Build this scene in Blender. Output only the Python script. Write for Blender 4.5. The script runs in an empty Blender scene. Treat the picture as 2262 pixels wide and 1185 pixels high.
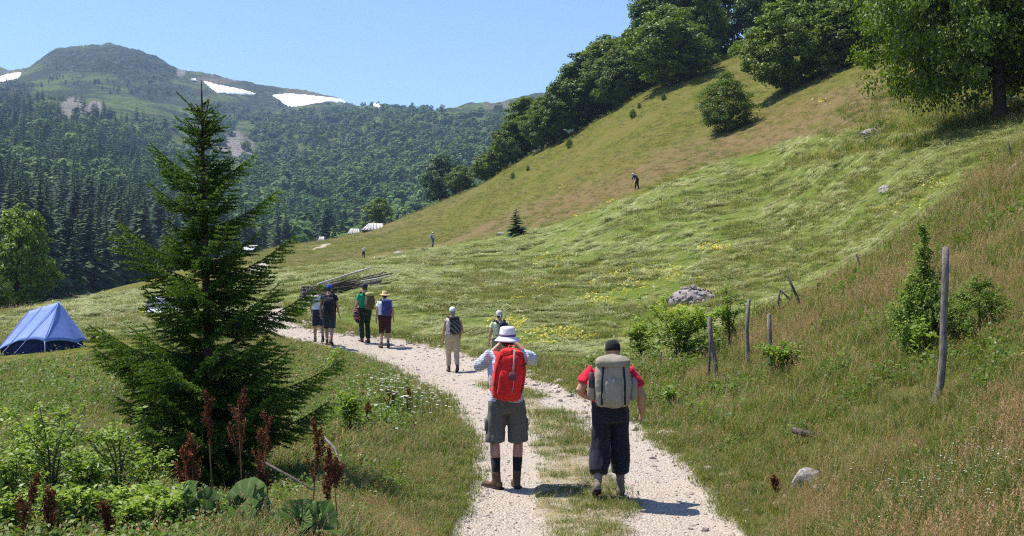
import bpy, bmesh, math, random, time
import numpy as np
from mathutils import Vector, Matrix, noise as mnoise
T0 = time.time()
rad = math.radians
SC = bpy.context.scene
COL = SC.collection
rng = np.random.default_rng(7)
random.seed(7)

# ------------------------------------------------------------------ camera, sky, sun, exposure
EYE = 2.35                      # eye height above the track where the two near hikers stand
PW, PH, FPX, CX, HY = 2262.0, 1185.0, 2300.0, 1131.0, 610.0
cd = bpy.data.cameras.new('camera'); cam = bpy.data.objects.new('camera', cd); COL.objects.link(cam)
cam.location = (0, 0, EYE); cam.rotation_euler = (rad(90), 0, 0)
cd.sensor_fit = 'HORIZONTAL'; cd.sensor_width = 36.0; cd.lens = 36.0 * FPX / PW
cd.shift_y = (HY - PH / 2) / PW
cd.clip_start = 0.1; cd.clip_end = 20000
SC.camera = cam
SUN_EL, SUN_AZ = rad(64), rad(-66)          # azimuth from +y, negative = to the left of the view
sun_dir = Vector((math.sin(SUN_AZ) * math.cos(SUN_EL), math.cos(SUN_AZ) * math.cos(SUN_EL), math.sin(SUN_EL)))
W = bpy.data.worlds.new('World'); SC.world = W; W.use_nodes = True
wn = W.node_tree; bg = wn.nodes['Background']
sky = wn.nodes.new('ShaderNodeTexSky'); sky.sky_type = 'NISHITA'; sky.sun_disc = False
sky.sun_elevation = SUN_EL; sky.sun_rotation = SUN_AZ
sky.altitude = 1500; sky.air_density = 1.15; sky.dust_density = 0.25; sky.ozone_density = 5.0
tint = wn.nodes.new('ShaderNodeMix'); tint.data_type = 'RGBA'; tint.blend_type = 'MULTIPLY'; tint.inputs[0].default_value = 1.0; tint.inputs[7].default_value = (.95, .96, 1.10, 1)
wn.links.new(sky.outputs[0], tint.inputs[6]); wn.links.new(tint.outputs[2], bg.inputs[0]); bg.inputs[1].default_value = 0.125
sl = bpy.data.lights.new('sun', 'SUN'); sl.energy = 5.0; sl.angle = rad(0.53); sl.color = (1.0, 0.94, 0.84)
so = bpy.data.objects.new('sun', sl); COL.objects.link(so)
so.rotation_euler = (-sun_dir).to_track_quat('-Z', 'Y').to_euler(); so.location = (-30, 10, 60)
SC.view_settings.view_transform = 'Standard'; SC.view_settings.look = 'None'
SC.view_settings.exposure = 0.72; SC.view_settings.gamma = 1.0; SC.view_settings.use_curve_mapping = False
SC.render.engine = 'CYCLES'
cy = SC.cycles
cy.max_bounces = 4; cy.diffuse_bounces = 2; cy.glossy_bounces = 2; cy.transmission_bounces = 4
cy.transparent_max_bounces = 4; cy.volume_bounces = 0; cy.use_denoising = False; cy.use_adaptive_sampling = True; cy.adaptive_threshold = 0.02; cy.pixel_filter_type = 'BLACKMAN_HARRIS'; cy.filter_width = 1.15
cy.sample_clamp_indirect = 6.0; cy.caustics_reflective = False; cy.caustics_refractive = False

# ------------------------------------------------------------------ helpers
def tag(o, label=None, cat=None, group=None, kind=None):
    if label: o['label'] = label
    if cat: o['category'] = cat
    if group: o['group'] = group
    if kind: o['kind'] = kind
    return o
def empty(name, loc=(0, 0, 0), rz=0.0, s=1.0):
    o = bpy.data.objects.new(name, None); COL.objects.link(o)
    o.location = loc; o.rotation_euler = (0, 0, rz); o.scale = (s, s, s); o.empty_display_size = 0.2
    return o
def mesh_np(name, V, F, mats=(), mi=None, smooth=False):
    """V (n,3); F: list of int arrays (m,k)"""
    me = bpy.data.meshes.new(name)
    V = np.asarray(V, np.float32)
    if not isinstance(F, (list, tuple)): F = [F]
    F = [np.asarray(f, np.int32) for f in F if len(f)]
    me.vertices.add(len(V)); me.vertices.foreach_set('co', V.ravel())
    tot = np.concatenate([np.full(len(f), f.shape[1], np.int32) for f in F])
    idx = np.concatenate([f.ravel() for f in F])
    me.loops.add(len(idx)); me.loops.foreach_set('vertex_index', idx)
    me.polygons.add(len(tot))
    st = np.zeros(len(tot), np.int32); st[1:] = np.cumsum(tot)[:-1]
    me.polygons.foreach_set('loop_start', st); me.polygons.foreach_set('loop_total', tot)
    if smooth: me.polygons.foreach_set('use_smooth', np.ones(len(tot), bool))
    for m in mats: me.materials.append(m)
    if mi is not None: me.polygons.foreach_set('material_index', np.asarray(mi, np.int32))
    me.update(calc_edges=True); me.validate()
    return me
def link(name, me, parent=None, loc=None, rot=None, scale=None):
    o = bpy.data.objects.new(name, me); COL.objects.link(o)
    if parent: o.parent = parent
    if loc is not None: o.location = loc
    if rot is not None: o.rotation_euler = rot
    if scale is not None: o.scale = scale
    return o
class MB:
    """collects geometry for one mesh"""
    def __init__(s): s.v = []; s.f3 = []; s.f4 = []; s.m3 = []; s.m4 = []; s.n = 0
    def add(s, V, T=None, Q=None, m=0):
        V = np.asarray(V, float).reshape(-1, 3); s.v.append(V)
        if T is not None and len(T): T = np.asarray(T) + s.n; s.f3.append(T); s.m3.append(np.full(len(T), m))
        if Q is not None and len(Q): Q = np.asarray(Q) + s.n; s.f4.append(Q); s.m4.append(np.full(len(Q), m))
        s.n += len(V)
    def mesh(s, name, mats=(), smooth=False):
        F = []; M = []
        if s.f3: F.append(np.concatenate(s.f3)); M.append(np.concatenate(s.m3))
        if s.f4: F.append(np.concatenate(s.f4)); M.append(np.concatenate(s.m4))
        return mesh_np(name, np.concatenate(s.v), F, mats, np.concatenate(M), smooth)
    def build(s, name, mats, parent=None, smooth=False, **k):
        if not isinstance(mats, (list, tuple)): mats = (mats,)
        return link(name, s.mesh(name, mats, smooth), parent, **k)
    def tube(s, path, r, n=8, ref=(1, 0, 0), m=0, sup=2.0, caps=True, rnd=0.0):
        """closed loft along path; r scalar / (a,b) per point; a along ref"""
        P = np.asarray(path, float); k = len(P)
        R = np.array([(q, q) if np.isscalar(q) else q for q in (r if hasattr(r, '__len__') else [r] * k)], float)
        Tn = np.gradient(P, axis=0); Tn /= np.linalg.norm(Tn, axis=1)[:, None] + 1e-9
        ref = np.asarray(ref, float); V = []
        a = np.linspace(0, 2 * np.pi, n, endpoint=False)
        ca = np.sign(np.cos(a)) * np.abs(np.cos(a)) ** (2 / sup); sa = np.sign(np.sin(a)) * np.abs(np.sin(a)) ** (2 / sup)
        for i in range(k):
            t = Tn[i]; A = ref - t * ref.dot(t)
            if np.linalg.norm(A) < 1e-3: A = np.array((0, 1.0, 0.01)) - t * t[1]
            A /= np.linalg.norm(A); B = np.cross(t, A)
            jit = 1 + (rnd * (rng.random(n) - .5) if rnd else 0)
            V.append(P[i] + (np.outer(ca * jit, A) * R[i, 0] + np.outer(sa * jit, B) * R[i, 1]))
        V = np.concatenate(V); Q = []
        j = np.arange(n); j2 = (j + 1) % n
        for i in range(k - 1): Q.append(np.stack([i * n + j, i * n + j2, (i + 1) * n + j2, (i + 1) * n + j], 1))
        T = []
        if caps:
            e = len(V); V = np.concatenate([V, [P[0] - Tn[0] * R[0].min() * .35], [P[-1] + Tn[-1] * R[-1].min() * .35]])
            T = np.concatenate([np.stack([np.full(n, e), j2, j], 1), np.stack([np.full(n, e + 1), (k - 1) * n + j, (k - 1) * n + j2], 1)])
        s.add(V, T, np.concatenate(Q), m); return s
    def ell(s, c, r, n=12, k=8, m=0, rot=None):
        c = np.asarray(c, float); th = np.linspace(0, np.pi, k + 1)
        a = np.linspace(0, 2 * np.pi, n, endpoint=False); V = []
        for t in th[1:-1]: V.append(np.stack([np.sin(t) * np.cos(a) * r[0], np.sin(t) * np.sin(a) * r[1], np.full(n, np.cos(t) * r[2])], 1))
        V = np.concatenate(V + [np.array([[0, 0, r[2]], [0, 0, -r[2]]])])
        if rot is not None: V = V @ np.array(rot).T
        V = V + c; j = np.arange(n); j2 = (j + 1) % n; K = k - 1; Q = []
        for i in range(K - 1): Q.append(np.stack([i * n + j, (i + 1) * n + j, (i + 1) * n + j2, i * n + j2], 1))
        e = K * n
        T = np.concatenate([np.stack([np.full(n, e), j, j2], 1), np.stack([np.full(n, e + 1), (K - 1) * n + j2, (K - 1) * n + j], 1)])
        s.add(V, T, np.concatenate(Q) if Q else None, m); return s
    def box(s, lo, hi, m=0):
        x0, y0, z0 = lo; x1, y1, z1 = hi
        V = [(x0, y0, z0), (x1, y0, z0), (x1, y1, z0), (x0, y1, z0), (x0, y0, z1), (x1, y0, z1), (x1, y1, z1), (x0, y1, z1)]
        s.add(V, None, [(0, 3, 2, 1), (4, 5, 6, 7), (0, 1, 5, 4), (1, 2, 6, 5), (2, 3, 7, 6), (3, 0, 4, 7)], m); return s
    def leaves(s, C, N, size, asp=0.6, m=0, fold=0.15, axis=None):
        """diamond leaves: centres C, normals N, per-leaf size"""
        n = len(C); N = N / (np.linalg.norm(N, axis=1)[:, None] + 1e-9)
        if axis is None: axis = rng.normal(size=(n, 3))
        A = axis - N * (axis * N).sum(1)[:, None]; A /= np.linalg.norm(A, axis=1)[:, None] + 1e-9
        B = np.cross(N, A); L = np.broadcast_to(np.asarray(size, float), (n,))[:, None]
        V = np.stack([C - A * L * .5, C + B * L * asp * .5 + N * L * fold - A * L * .05, C + A * L * .5, C - B * L * asp * .5 + N * L * fold - A * L * .05], 1).reshape(-1, 3)
        i = np.arange(n) * 4
        s.add(V, None, np.stack([i, i + 1, i + 2, i + 3], 1), m); return s
def _h(ix, iy, seed):
    with np.errstate(over='ignore'):
        h = (ix.astype(np.int64) * 374761393 + iy.astype(np.int64) * 668265263 + seed * 974634777) & 0xffffffff
        h = ((h ^ (h >> 13)) * 1274126177) & 0xffffffff
    return ((h ^ (h >> 16)) & 0xffff) / 65535.0
def vn(x, y, seed=0):
    x = np.asarray(x, float); y = np.asarray(y, float)
    ix = np.floor(x); iy = np.floor(y); fx = x - ix; fy = y - iy
    fx = fx * fx * (3 - 2 * fx); fy = fy * fy * (3 - 2 * fy)
    a = _h(ix, iy, seed); b = _h(ix + 1, iy, seed); c = _h(ix, iy + 1, seed); d = _h(ix + 1, iy + 1, seed)
    return (a + (b - a) * fx) * (1 - fy) + (c + (d - c) * fx) * fy
def fbm(x, y, seed=0, o=4):
    t = 0; a = .5; f = 1.0
    for k in range(o): t = t + a * (vn(x * f, y * f, seed + k * 17) - .5) * 2; a *= .5; f *= 2.03
    return t
def inpoly(x, y, poly):
    x = np.asarray(x); y = np.asarray(y); r = np.zeros(x.shape, bool); n = len(poly)
    for i in range(n):
        x0, y0 = poly[i][:2]; x1, y1 = poly[(i + 1) % n][:2]
        if y0 == y1: continue
        r ^= ((y0 > y) != (y1 > y)) & (x < (x1 - x0) * (y - y0) / (y1 - y0) + x0)
    return r
def dist_line(x, y, pl):
    d = np.full(np.shape(x), 1e9)
    for (x0, y0), (x1, y1) in zip(pl[:-1], pl[1:]):
        dx, dy = x1 - x0, y1 - y0
        t = np.clip(((x - x0) * dx + (y - y0) * dy) / (dx * dx + dy * dy + 1e-9), 0, 1)
        d = np.minimum(d, np.hypot(x - x0 - t * dx, y - y0 - t * dy))
    return d
def sstep(a, b, x): t = np.clip((x - a) / (b - a), 0, 1); return t * t * (3 - 2 * t)

# ------------------------------------------------------------------ materials
class NT:
    def __init__(s, name):
        s.m = bpy.data.materials.new(name); s.m.use_nodes = True; s.t = s.m.node_tree; s.t.nodes.clear()
        s.out = s.t.nodes.new('ShaderNodeOutputMaterial')
    def n(s, ty, inp=None, **p):
        nd = s.t.nodes.new('ShaderNode' + ty)
        for k, v in p.items(): setattr(nd, k, v)
        for k, v in (inp or {}).items():
            if hasattr(v, 'is_output'): s.t.links.new(v, nd.inputs[k])
            else: nd.inputs[k].default_value = v
        return nd
    def mix(s, f, a, b, bt='MIX'):
        nd = s.n('Mix', data_type='RGBA', blend_type=bt)
        for k, v in ((0, f), (6, a), (7, b)):
            if hasattr(v, 'is_output'): s.t.links.new(v, nd.inputs[k])
            else: nd.inputs[k].default_value = v if k == 0 else (*v[:3], 1)
        return nd.outputs[2]
    def ramp(s, f, stops, interp='LINEAR'):
        nd = s.n('ValToRGB', {0: f}); cr = nd.color_ramp; cr.interpolation = interp
        while len(cr.elements) < len(stops): cr.elements.new(0.5)
        for e, (p, c) in zip(cr.elements, stops):
            e.position = p; e.color = (*c, 1) if hasattr(c, '__len__') else (c, c, c, 1)
        return nd.outputs[0]
    def math(s, op, a, b=0.5, c=None, clamp=False):
        d = {0: a, 1: b}
        if c is not None: d[2] = c
        return s.n('Math', d, operation=op, use_clamp=clamp).outputs[0]
    def noise(s, sc, vec=None, det=4, rough=.55, dist=0.0, out=0):
        i = {'Scale': sc, 'Detail': det, 'Roughness': rough, 'Distortion': dist}
        if vec is not None: i['Vector'] = vec
        return s.n('TexNoise', i).outputs[out]
    def pos(s): return s.n('NewGeometry').outputs['Position']
    def obj(s): return s.n('TexCoord').outputs['Object']
    def attr(s, name): return s.n('Attribute', attribute_name=name).outputs['Fac']
    def map(s, v, scale=(1, 1, 1), rot=(0, 0, 0), loc=(0, 0, 0)):
        return s.n('Mapping', {'Vector': v, 'Scale': scale, 'Rotation': rot, 'Location': loc}).outputs[0]
    def bump(s, h, st=.4, d=.02): return s.n('Bump', {'Height': h, 'Strength': st, 'Distance': d}).outputs[0]
    def surf(s, col, rough=.8, spec=.3, nrm=None, transl=0.0, tcol=None, metal=0.0, sheen=0.0):
        i = {'Base Color': col if hasattr(col, 'is_output') else (*col[:3], 1), 'Roughness': rough, 'Specular IOR Level': spec, 'Metallic': metal}
        if nrm is not None: i['Normal'] = nrm
        if sheen: i['Sheen Weight'] = sheen
        b = s.n('BsdfPrincipled', i).outputs[0]
        if transl:
            tc = tcol if tcol is not None else col
            t = s.n('BsdfTranslucent', {'Color': tc if hasattr(tc, 'is_output') else (*tc[:3], 1)}).outputs[0]
            b = s.n('MixShader', {0: transl, 1: b, 2: t}).outputs[0]
        s.t.links.new(b, s.out.inputs[0]); return s.m
def leaf_mat(name, stops, transl=.35, rough=.5, spec=.3, inst=0.25, patch=None):
    """colour varies leaf by leaf (random per island) and plant by plant"""
    n = NT(name); g = n.n('NewGeometry'); oi = n.n('ObjectInfo')
    f = n.math('ADD', n.math('MULTIPLY', g.outputs['Random Per Island'], 1 - inst), n.math('MULTIPLY', oi.outputs['Random'], inst))
    c = n.ramp(f, stops)
    if patch:
        p = n.noise(patch[0], n.pos(), 3)
        c = n.mix(n.ramp(p, [(.42, 0.0), (.62, 1.0)]), c, n.mix(1.0, c, patch[1], 'MULTIPLY'))
    hs = n.n('HueSaturation', {'Saturation': 1.05, 'Value': 1.5, 'Color': c}).outputs[0]
    return n.surf(c, rough, spec, transl=transl, tcol=hs)
def plain(name, col, rough=.8, spec=.3, var=.25, sc=8.0, bump=.3, bd=.01, sheen=0.0, col2=None, objspace=True):
    n = NT(name); v = n.obj() if objspace else n.pos()
    f = n.noise(sc, v, 5)
    a = tuple(c * (1 - var) for c in col); b = col2 or tuple(min(1, c * (1 + var)) for c in col)
    c = n.ramp(f, [(.3, a), (.7, b)])
    return n.surf(c, rough, spec, n.bump(n.noise(sc * 5, v, 4), bump, bd) if bump else None, sheen=sheen)
M = {}
def bark(name, c1, c2, sc=6):
    n = NT(name); v = n.map(n.obj(), (sc, sc, sc * .22))
    f = n.noise(3.0, v, 6, .65)
    return n.surf(n.ramp(f, [(.3, c1), (.7, c2)]), .9, .15, n.bump(f, .8, .03))
M['bark'] = bark('bark', (.022, .018, .014), (.08, .066, .054), 4)
M['bark_spruce'] = bark('bark_spruce', (.04, .025, .018), (.13, .085, .06), 10)
M['wood_grey'] = bark('weathered_wood', (.085, .072, .062), (.30, .255, .225), 14)
M['wood_dark'] = bark('dark_weathered_wood', (.05, .042, .036), (.17, .14, .12), 14)
M['wood_pale'] = bark('pale_bare_wood', (.35, .31, .26), (.70, .66, .60), 8)
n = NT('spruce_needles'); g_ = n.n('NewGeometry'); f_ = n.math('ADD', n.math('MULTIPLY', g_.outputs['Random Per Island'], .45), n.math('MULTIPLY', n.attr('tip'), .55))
c_ = n.ramp(f_, [(.05, (.012, .036, .006)), (.4, (.034, .085, .010)), (.72, (.10, .185, .018)), (1, (.24, .33, .035))])  # tips: paler new growth, brightened further to imitate sunlit clumps
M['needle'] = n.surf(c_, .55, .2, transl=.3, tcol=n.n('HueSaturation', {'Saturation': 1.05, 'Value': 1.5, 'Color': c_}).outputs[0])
M['conifer'] = leaf_mat('conifer_foliage', [(0, (.010, .026, .009)), (.5, (.026, .058, .016)), (.8, (.055, .100, .024)), (1, (.095, .150, .034))], .1, .7, .15, .45)
M['conifer_young'] = leaf_mat('young_conifer_foliage', [(0, (.02, .055, .012)), (1, (.07, .14, .03))], .2, .6, .2)
M['beech'] = leaf_mat('beech_leaves', [(0, (.034, .070, .006)), (.5, (.088, .150, .011)), (1, (.18, .24, .018))], .32, .5, .3, .3)
M['beech_far'] = leaf_mat('far_broadleaf_foliage', [(0, (.026, .068, .018)), (.35, (.060, .128, .026)), (.7, (.105, .180, .034)), (1, (.19, .25, .05))], .2, .7, .15, .6)
M['maple'] = leaf_mat('bright_broadleaf', [(0, (.06, .12, .012)), (.5, (.13, .21, .018)), (1, (.22, .30, .03))], .35, .5, .3)
M['pale_leaf'] = leaf_mat('pale_underside_leaves', [(0, (.045, .085, .03)), (.6, (.09, .14, .06)), (.8, (.2, .25, .16)), (1, (.42, .46, .36))], .3, .6, .3)
M['shrub'] = leaf_mat('shrub_leaves', [(0, (.075, .14, .014)), (.55, (.19, .29, .03)), (1, (.36, .45, .065))], .38, .5, .35, .3)
M['juniper'] = leaf_mat('juniper_needles', [(0, (.065, .12, .016)), (.6, (.14, .215, .03)), (1, (.26, .34, .06))], .35, .6, .25)
M['dock_seed'] = leaf_mat('dock_seed_husks', [(0, (.055, .016, .008)), (.6, (.13, .038, .016)), (1, (.26, .09, .035))], .25, .7, .2)
M['yellow_leaf'] = leaf_mat('wilted_yellow_leaves', [(0, (.26, .30, .06)), (.45, (.50, .52, .11)), (.75, (.58, .42, .05)), (1, (.80, .80, .45))], .3, .6, .25)
M['white_petal'] = leaf_mat('daisy_petals', [(0, (.62, .62, .58)), (1, (.85, .85, .82))], .25, .6, .2)
# ------------------------------------------------------------------ terrain: heights as a spline through surveyed points
def tps(P, q, lam=1e-4):
    n = len(P); d = np.linalg.norm(P[:, None] - P[None], axis=2); K = np.where(d > 0, d * d * np.log(d + 1e-12), 0) + lam * np.eye(n)
    A = np.zeros((n + 3, n + 3)); A[:n, :n] = K; A[:n, n] = 1; A[:n, n + 1:] = P; A[n, :n] = 1; A[n + 1:, :n] = P.T
    return np.linalg.solve(A, np.concatenate([q, np.zeros(3)]))
def tps_eval(w, P, X):
    out = np.zeros(len(X)); n = len(P)
    for i in range(0, len(X), 20000):
        Y = X[i:i + 20000]; d2 = ((Y[:, None] - P[None]) ** 2).sum(2)
        out[i:i + 20000] = (.5 * d2 * np.log(d2 + 1e-12)) @ w[:n] + w[n] + Y @ w[n + 1:]
    return out
class Field:
    """height field on a grid of bearing u = x/y and distance y"""
    def __init__(s, cols, ug, yg, z0, us):
        P = []; Q = []
        for px, lst in cols.items():
            u = (px - CX) / FPX
            for e in lst:
                if len(e) == 2: py, y = e; z = EYE - (py - HY) / FPX * y
                else: _, y, z = e
                P.append((u * us, math.log(y))); Q.append((z - z0) / y)
        P = np.array(P); w = tps(P, np.array(Q))
        s.ug = ug; s.lg = np.log(yg); U, L = np.meshgrid(ug, s.lg)
        q = tps_eval(w, P, np.stack([U.ravel() * us, L.ravel()], 1)).reshape(U.shape)
        s.Y = np.exp(L); s.X = U * s.Y; s.Z = z0 + q * s.Y
    def h(s, x, y):
        x = np.asarray(x, float); y = np.maximum(np.asarray(y, float), math.exp(s.lg[0]) + 1e-6)
        fu = np.interp(x / y, s.ug, np.arange(len(s.ug))); fl = np.interp(np.log(y), s.lg, np.arange(len(s.lg)))
        i = np.minimum(fu.astype(int), len(s.ug) - 2); j = np.minimum(fl.astype(int), len(s.lg) - 2); a = fu - i; b = fl - j
        Z = s.Z
        return (Z[j, i] * (1 - a) + Z[j, i + 1] * a) * (1 - b) + (Z[j + 1, i] * (1 - a) + Z[j + 1, i + 1] * a) * b
    def mesh(s, name, mats):
        nu = len(s.ug); nl = len(s.lg)
        V = np.stack([s.X.ravel(), s.Y.ravel(), s.Z.ravel()], 1)
        i, j = np.meshgrid(np.arange(nu - 1), np.arange(nl - 1)); k = (j * nu + i).ravel()
        return mesh_np(name, V, np.stack([k, k + 1, k + 1 + nu, k + nu], 1), mats, None, True)
N_ = None
near = [(N_, 1.2, .76), (N_, 3, .74)]
cols = {
 -1400: [(N_, 1.2, .76), (N_, 3, .7), (N_, 10, .8), (N_, 20, .8), (N_, 40, .6), (N_, 80, -2), (N_, 150, -10), (N_, 400, -30), (N_, 700, -50)],
 -800: [(N_, 1.2, .76), (N_, 3, .7), (N_, 10, .6), (N_, 20, .5), (N_, 40, .2), (N_, 80, -2), (N_, 150, -10), (N_, 400, -30), (N_, 700, -50)],
 -300: near + [(N_, 6.5, .7), (N_, 10, .6), (N_, 20, .35), (N_, 40, .15), (N_, 62, -.2), (N_, 110, -4), (N_, 400, -25), (N_, 700, -50)],
 0: near + [(1185, 6.5), (1000, 10.5), (860, 18), (790, 28), (740, 38), (692, 60), (N_, 90, -1.3), (N_, 200, -10), (N_, 500, -30), (N_, 700, -50)],
 240: near + [(1185, 6.5), (1000, 10.5), (860, 17), (780, 27), (730, 38), (690, 53), (655, 80), (640, 100), (N_, 150, -1), (N_, 250, -8), (N_, 500, -25), (N_, 700, -45)],
 450: near + [(1185, 6.5), (1105, 10.6), (980, 14), (860, 20.5), (760, 31), (700, 43), (650, 62), (610, 90), (588, 140), (575, 170), (N_, 230, 3), (N_, 350, -5), (N_, 600, -25)],
 600: near + [(1185, 6.8), (1060, 10.8), (940, 15), (830, 23), (760, 31), (700, 42), (650, 58), (610, 82), (590, 110), (565, 170), (548, 230), (N_, 300, 6.5), (N_, 450, -5), (N_, 700, -30)],
 850: near + [(1185, 8.2), (1050, 11.5), (900, 18), (830, 25), (768, 32.6), (720, 37.5), (660, 46), (610, 60), (580, 80), (560, 110), (535, 150), (510, 210), (497, 260), (N_, 330, 12.5), (N_, 500, -5), (N_, 700, -25)],
 1000: near + [(1185, 9.0), (1050, 12), (900, 18.5), (822, 27), (760, 32), (700, 39), (640, 50), (590, 68), (550, 95), (525, 125), (490, 165), (435, 235), (N_, 300, 18), (N_, 500, 0), (N_, 700, -20)],
 1131: near + [(N_, 5, .45), (1185, 9.4), (1080, 11.5), (960, 15.5), (860, 21.5), (790, 28.5), (700, 38), (600, 62), (522, 96), (440, 140), (365, 190), (N_, 240, 22.5), (N_, 500, 5)],
 1250: near + [(N_, 5, .45), (1185, 9.4), (1080, 11.5), (960, 15.3), (860, 21), (780, 28.5), (700, 38), (600, 60), (510, 88), (420, 120), (340, 160), (300, 185), (N_, 235, 28.5), (N_, 500, 12)],
 1420: near + [(N_, 5, .45), (1185, 9.3), (1080, 11.4), (960, 15.2), (880, 19), (800, 24.5), (700, 35), (600, 52), (500, 72), (415, 92), (330, 115), (250, 145), (205, 170), (N_, 215, 35), (N_, 500, 25)],
 1580: near + [(N_, 5, .5), (1185, 9.2), (1080, 11.3), (960, 14.8), (860, 19), (780, 24), (700, 31), (600, 44), (500, 61), (400, 82), (300, 108), (200, 140), (135, 172), (N_, 220, 43), (N_, 500, 35)],
 1720: near + [(N_, 5, .6), (1185, 8.6), (1050, 11), (950, 13.3), (850, 17), (760, 21.5), (690, 27), (600, 38), (500, 54), (400, 72), (300, 93), (205, 118), (130, 150), (80, 180), (N_, 240, 52), (N_, 500, 45)],
 1900: near + [(N_, 5, .7), (1185, 7.3), (1050, 9.2), (900, 11.8), (780, 14.8), (680, 19), (605, 25.5), (540, 32), (450, 43), (360, 55), (280, 68), (200, 85), (130, 110), (60, 145), (N_, 240, 58), (N_, 500, 52)],
 2090: near + [(1185, 6.2), (1050, 7.8), (890, 10.2), (760, 12.6), (640, 16.2), (540, 21), (450, 27), (380, 34), (310, 43), (250, 54), (180, 70), (100, 100), (N_, 160, 43), (N_, 240, 62), (N_, 500, 58)],
 2262: [(N_, 1.2, .8), (N_, 3, .9), (1185, 5.2), (1000, 7), (850, 9), (700, 12), (560, 16), (440, 21), (340, 29), (290, 36), (245, 46), (180, 60), (100, 90), (N_, 150, 42), (N_, 240, 66), (N_, 500, 62)],
 2700: [(N_, 1.2, .85), (N_, 3, 1.05), (N_, 5, 1.4), (N_, 9, 2.3), (N_, 14, 3.6), (N_, 22, 6.2), (N_, 36, 11), (N_, 60, 20), (N_, 100, 34), (N_, 240, 75), (N_, 500, 75)],
 3400: [(N_, 1.2, .9), (N_, 3, 1.2), (N_, 5, 1.8), (N_, 9, 3.2), (N_, 14, 5.2), (N_, 22, 9), (N_, 36, 15), (N_, 60, 26), (N_, 100, 42), (N_, 240, 85), (N_, 500, 85)],
}
ug = np.concatenate([np.linspace(-1.2, -.58, 40, endpoint=False), np.linspace(-.58, .58, 470, endpoint=False), np.linspace(.58, 1.1, 36)])
yg = np.exp(np.linspace(math.log(1.2), math.log(700), 640))
G = Field(cols, ug, yg, .3, 3.6)
G.Z += (.05 * fbm(G.X / 1.3, G.Y / 1.3, 3, 3) * sstep(2, 6, G.Y) + .22 * fbm(G.X / 9, G.Y / 9, 5, 3) * sstep(14, 40, G.Y) + .9 * fbm(G.X / 45, G.Y / 45, 8, 3) * sstep(70, 160, G.Y))
def gpix(px, py, far=False):
    """point of the ground seen in the direction (px, py) of the photograph"""
    u = (px - CX) / FPX; y = np.exp(np.linspace(math.log(2.5), math.log(690), 2600))
    z = G.h(u * y, y); sp = HY - (z - EYE) / y * FPX
    k = np.nonzero(sp <= py)[0]
    if not len(k) or k[0] > 2400: k = [int(np.argmin(sp[:2300]))]
    y = y[k[0]]; return Vector((u * y, y, float(G.h(u * y, y))))
def at(px, y): x = (px - CX) / FPX * y; return Vector((x, y, float(G.h(x, y))))
def hz(x, y): return float(G.h(x, y))
def gp2(pts): return [tuple(gpix(*p)[:2]) for p in pts]
# sunken spot where the car stands, then the track
cp = at(352, 50.0)
G.Z -= .9 * np.exp(-(((G.X - cp.x) / 3.2) ** 2 + ((G.Y - cp.y - .5) / 2.6) ** 2))
L_ = gp2([(985, 1185), (1035, 1080), (1045, 990), (1015, 920), (950, 868), (870, 815), (790, 782), (730, 766), (670, 752), (600, 742)])
R_ = gp2([(1650, 1185), (1600, 1110), (1530, 1030), (1465, 975), (1400, 925), (1300, 876), (1200, 838), (1070, 795), (960, 765), (880, 748), (800, 742), (720, 733), (660, 720), (640, 700)])
road_poly = [(-1.0, 2)] + L_ + gp2([(560, 728), (545, 712), (575, 690), (600, 672), (560, 662)]) + gp2([(600, 664), (632, 680)]) + R_[::-1] + [(2.0, 2)]
strip_poly = [(-.1, 3), (1.3, 3)] + gp2([(1400, 1185), (1370, 1100), (1310, 1000), (1262, 920), (1180, 868), (1100, 842), (1040, 836), (1100, 862), (1160, 900), (1190, 980), (1200, 1080), (1215, 1185)])
far_track1 = gp2([(545, 601), (560, 585), (590, 574), (625, 570), (600, 582), (580, 601)])
far_track2 = gp2([(692, 552), (712, 541), (728, 538), (714, 548)])
mown_poly = gp2([(640, 668), (560, 640), (480, 628), (540, 612), (640, 596), (800, 578), (950, 550), (1140, 514), (1300, 470), (1420, 428), (1600, 352), (1750, 308), (1900, 282), (2000, 305), (2262, 268)]) + [(26, 30), (16, 26)] + gp2([(2262, 312), (2120, 440), (1985, 540), (1880, 605), (1750, 672), (1640, 728), (1560, 772), (1400, 800), (1250, 805), (1100, 780), (960, 752), (880, 735), (800, 720), (700, 700)])
hay_left = gp2([(0, 700), (120, 672), (240, 652), (400, 628), (560, 640), (620, 668), (560, 720), (420, 742), (250, 752), (160, 752), (60, 735), (0, 740)]) + [(-30, 35), (-34, 58)]
bank_poly = gp2([(2262, 325), (2120, 450), (1985, 550), (1880, 615), (1750, 690), (1640, 765), (1560, 830), (1480, 900), (1500, 980), (1590, 1060), (1660, 1185)]) + [(1.6, 3), (9, 3), (22, 22)]
green_strip = gp2([(1700, 368), (1800, 335), (1950, 312), (2100, 298), (2080, 318), (1900, 340), (1780, 366)])
red_line = gp2([(600, 570), (800, 566), (950, 538), (1100, 500), (1250, 462), (1400, 408), (1600, 330), (1750, 285), (1900, 255)])
red_line2 = gp2([(1150, 470), (1400, 380), (1560, 310), (1700, 262), (1850, 225), (1960, 200)])
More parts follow.
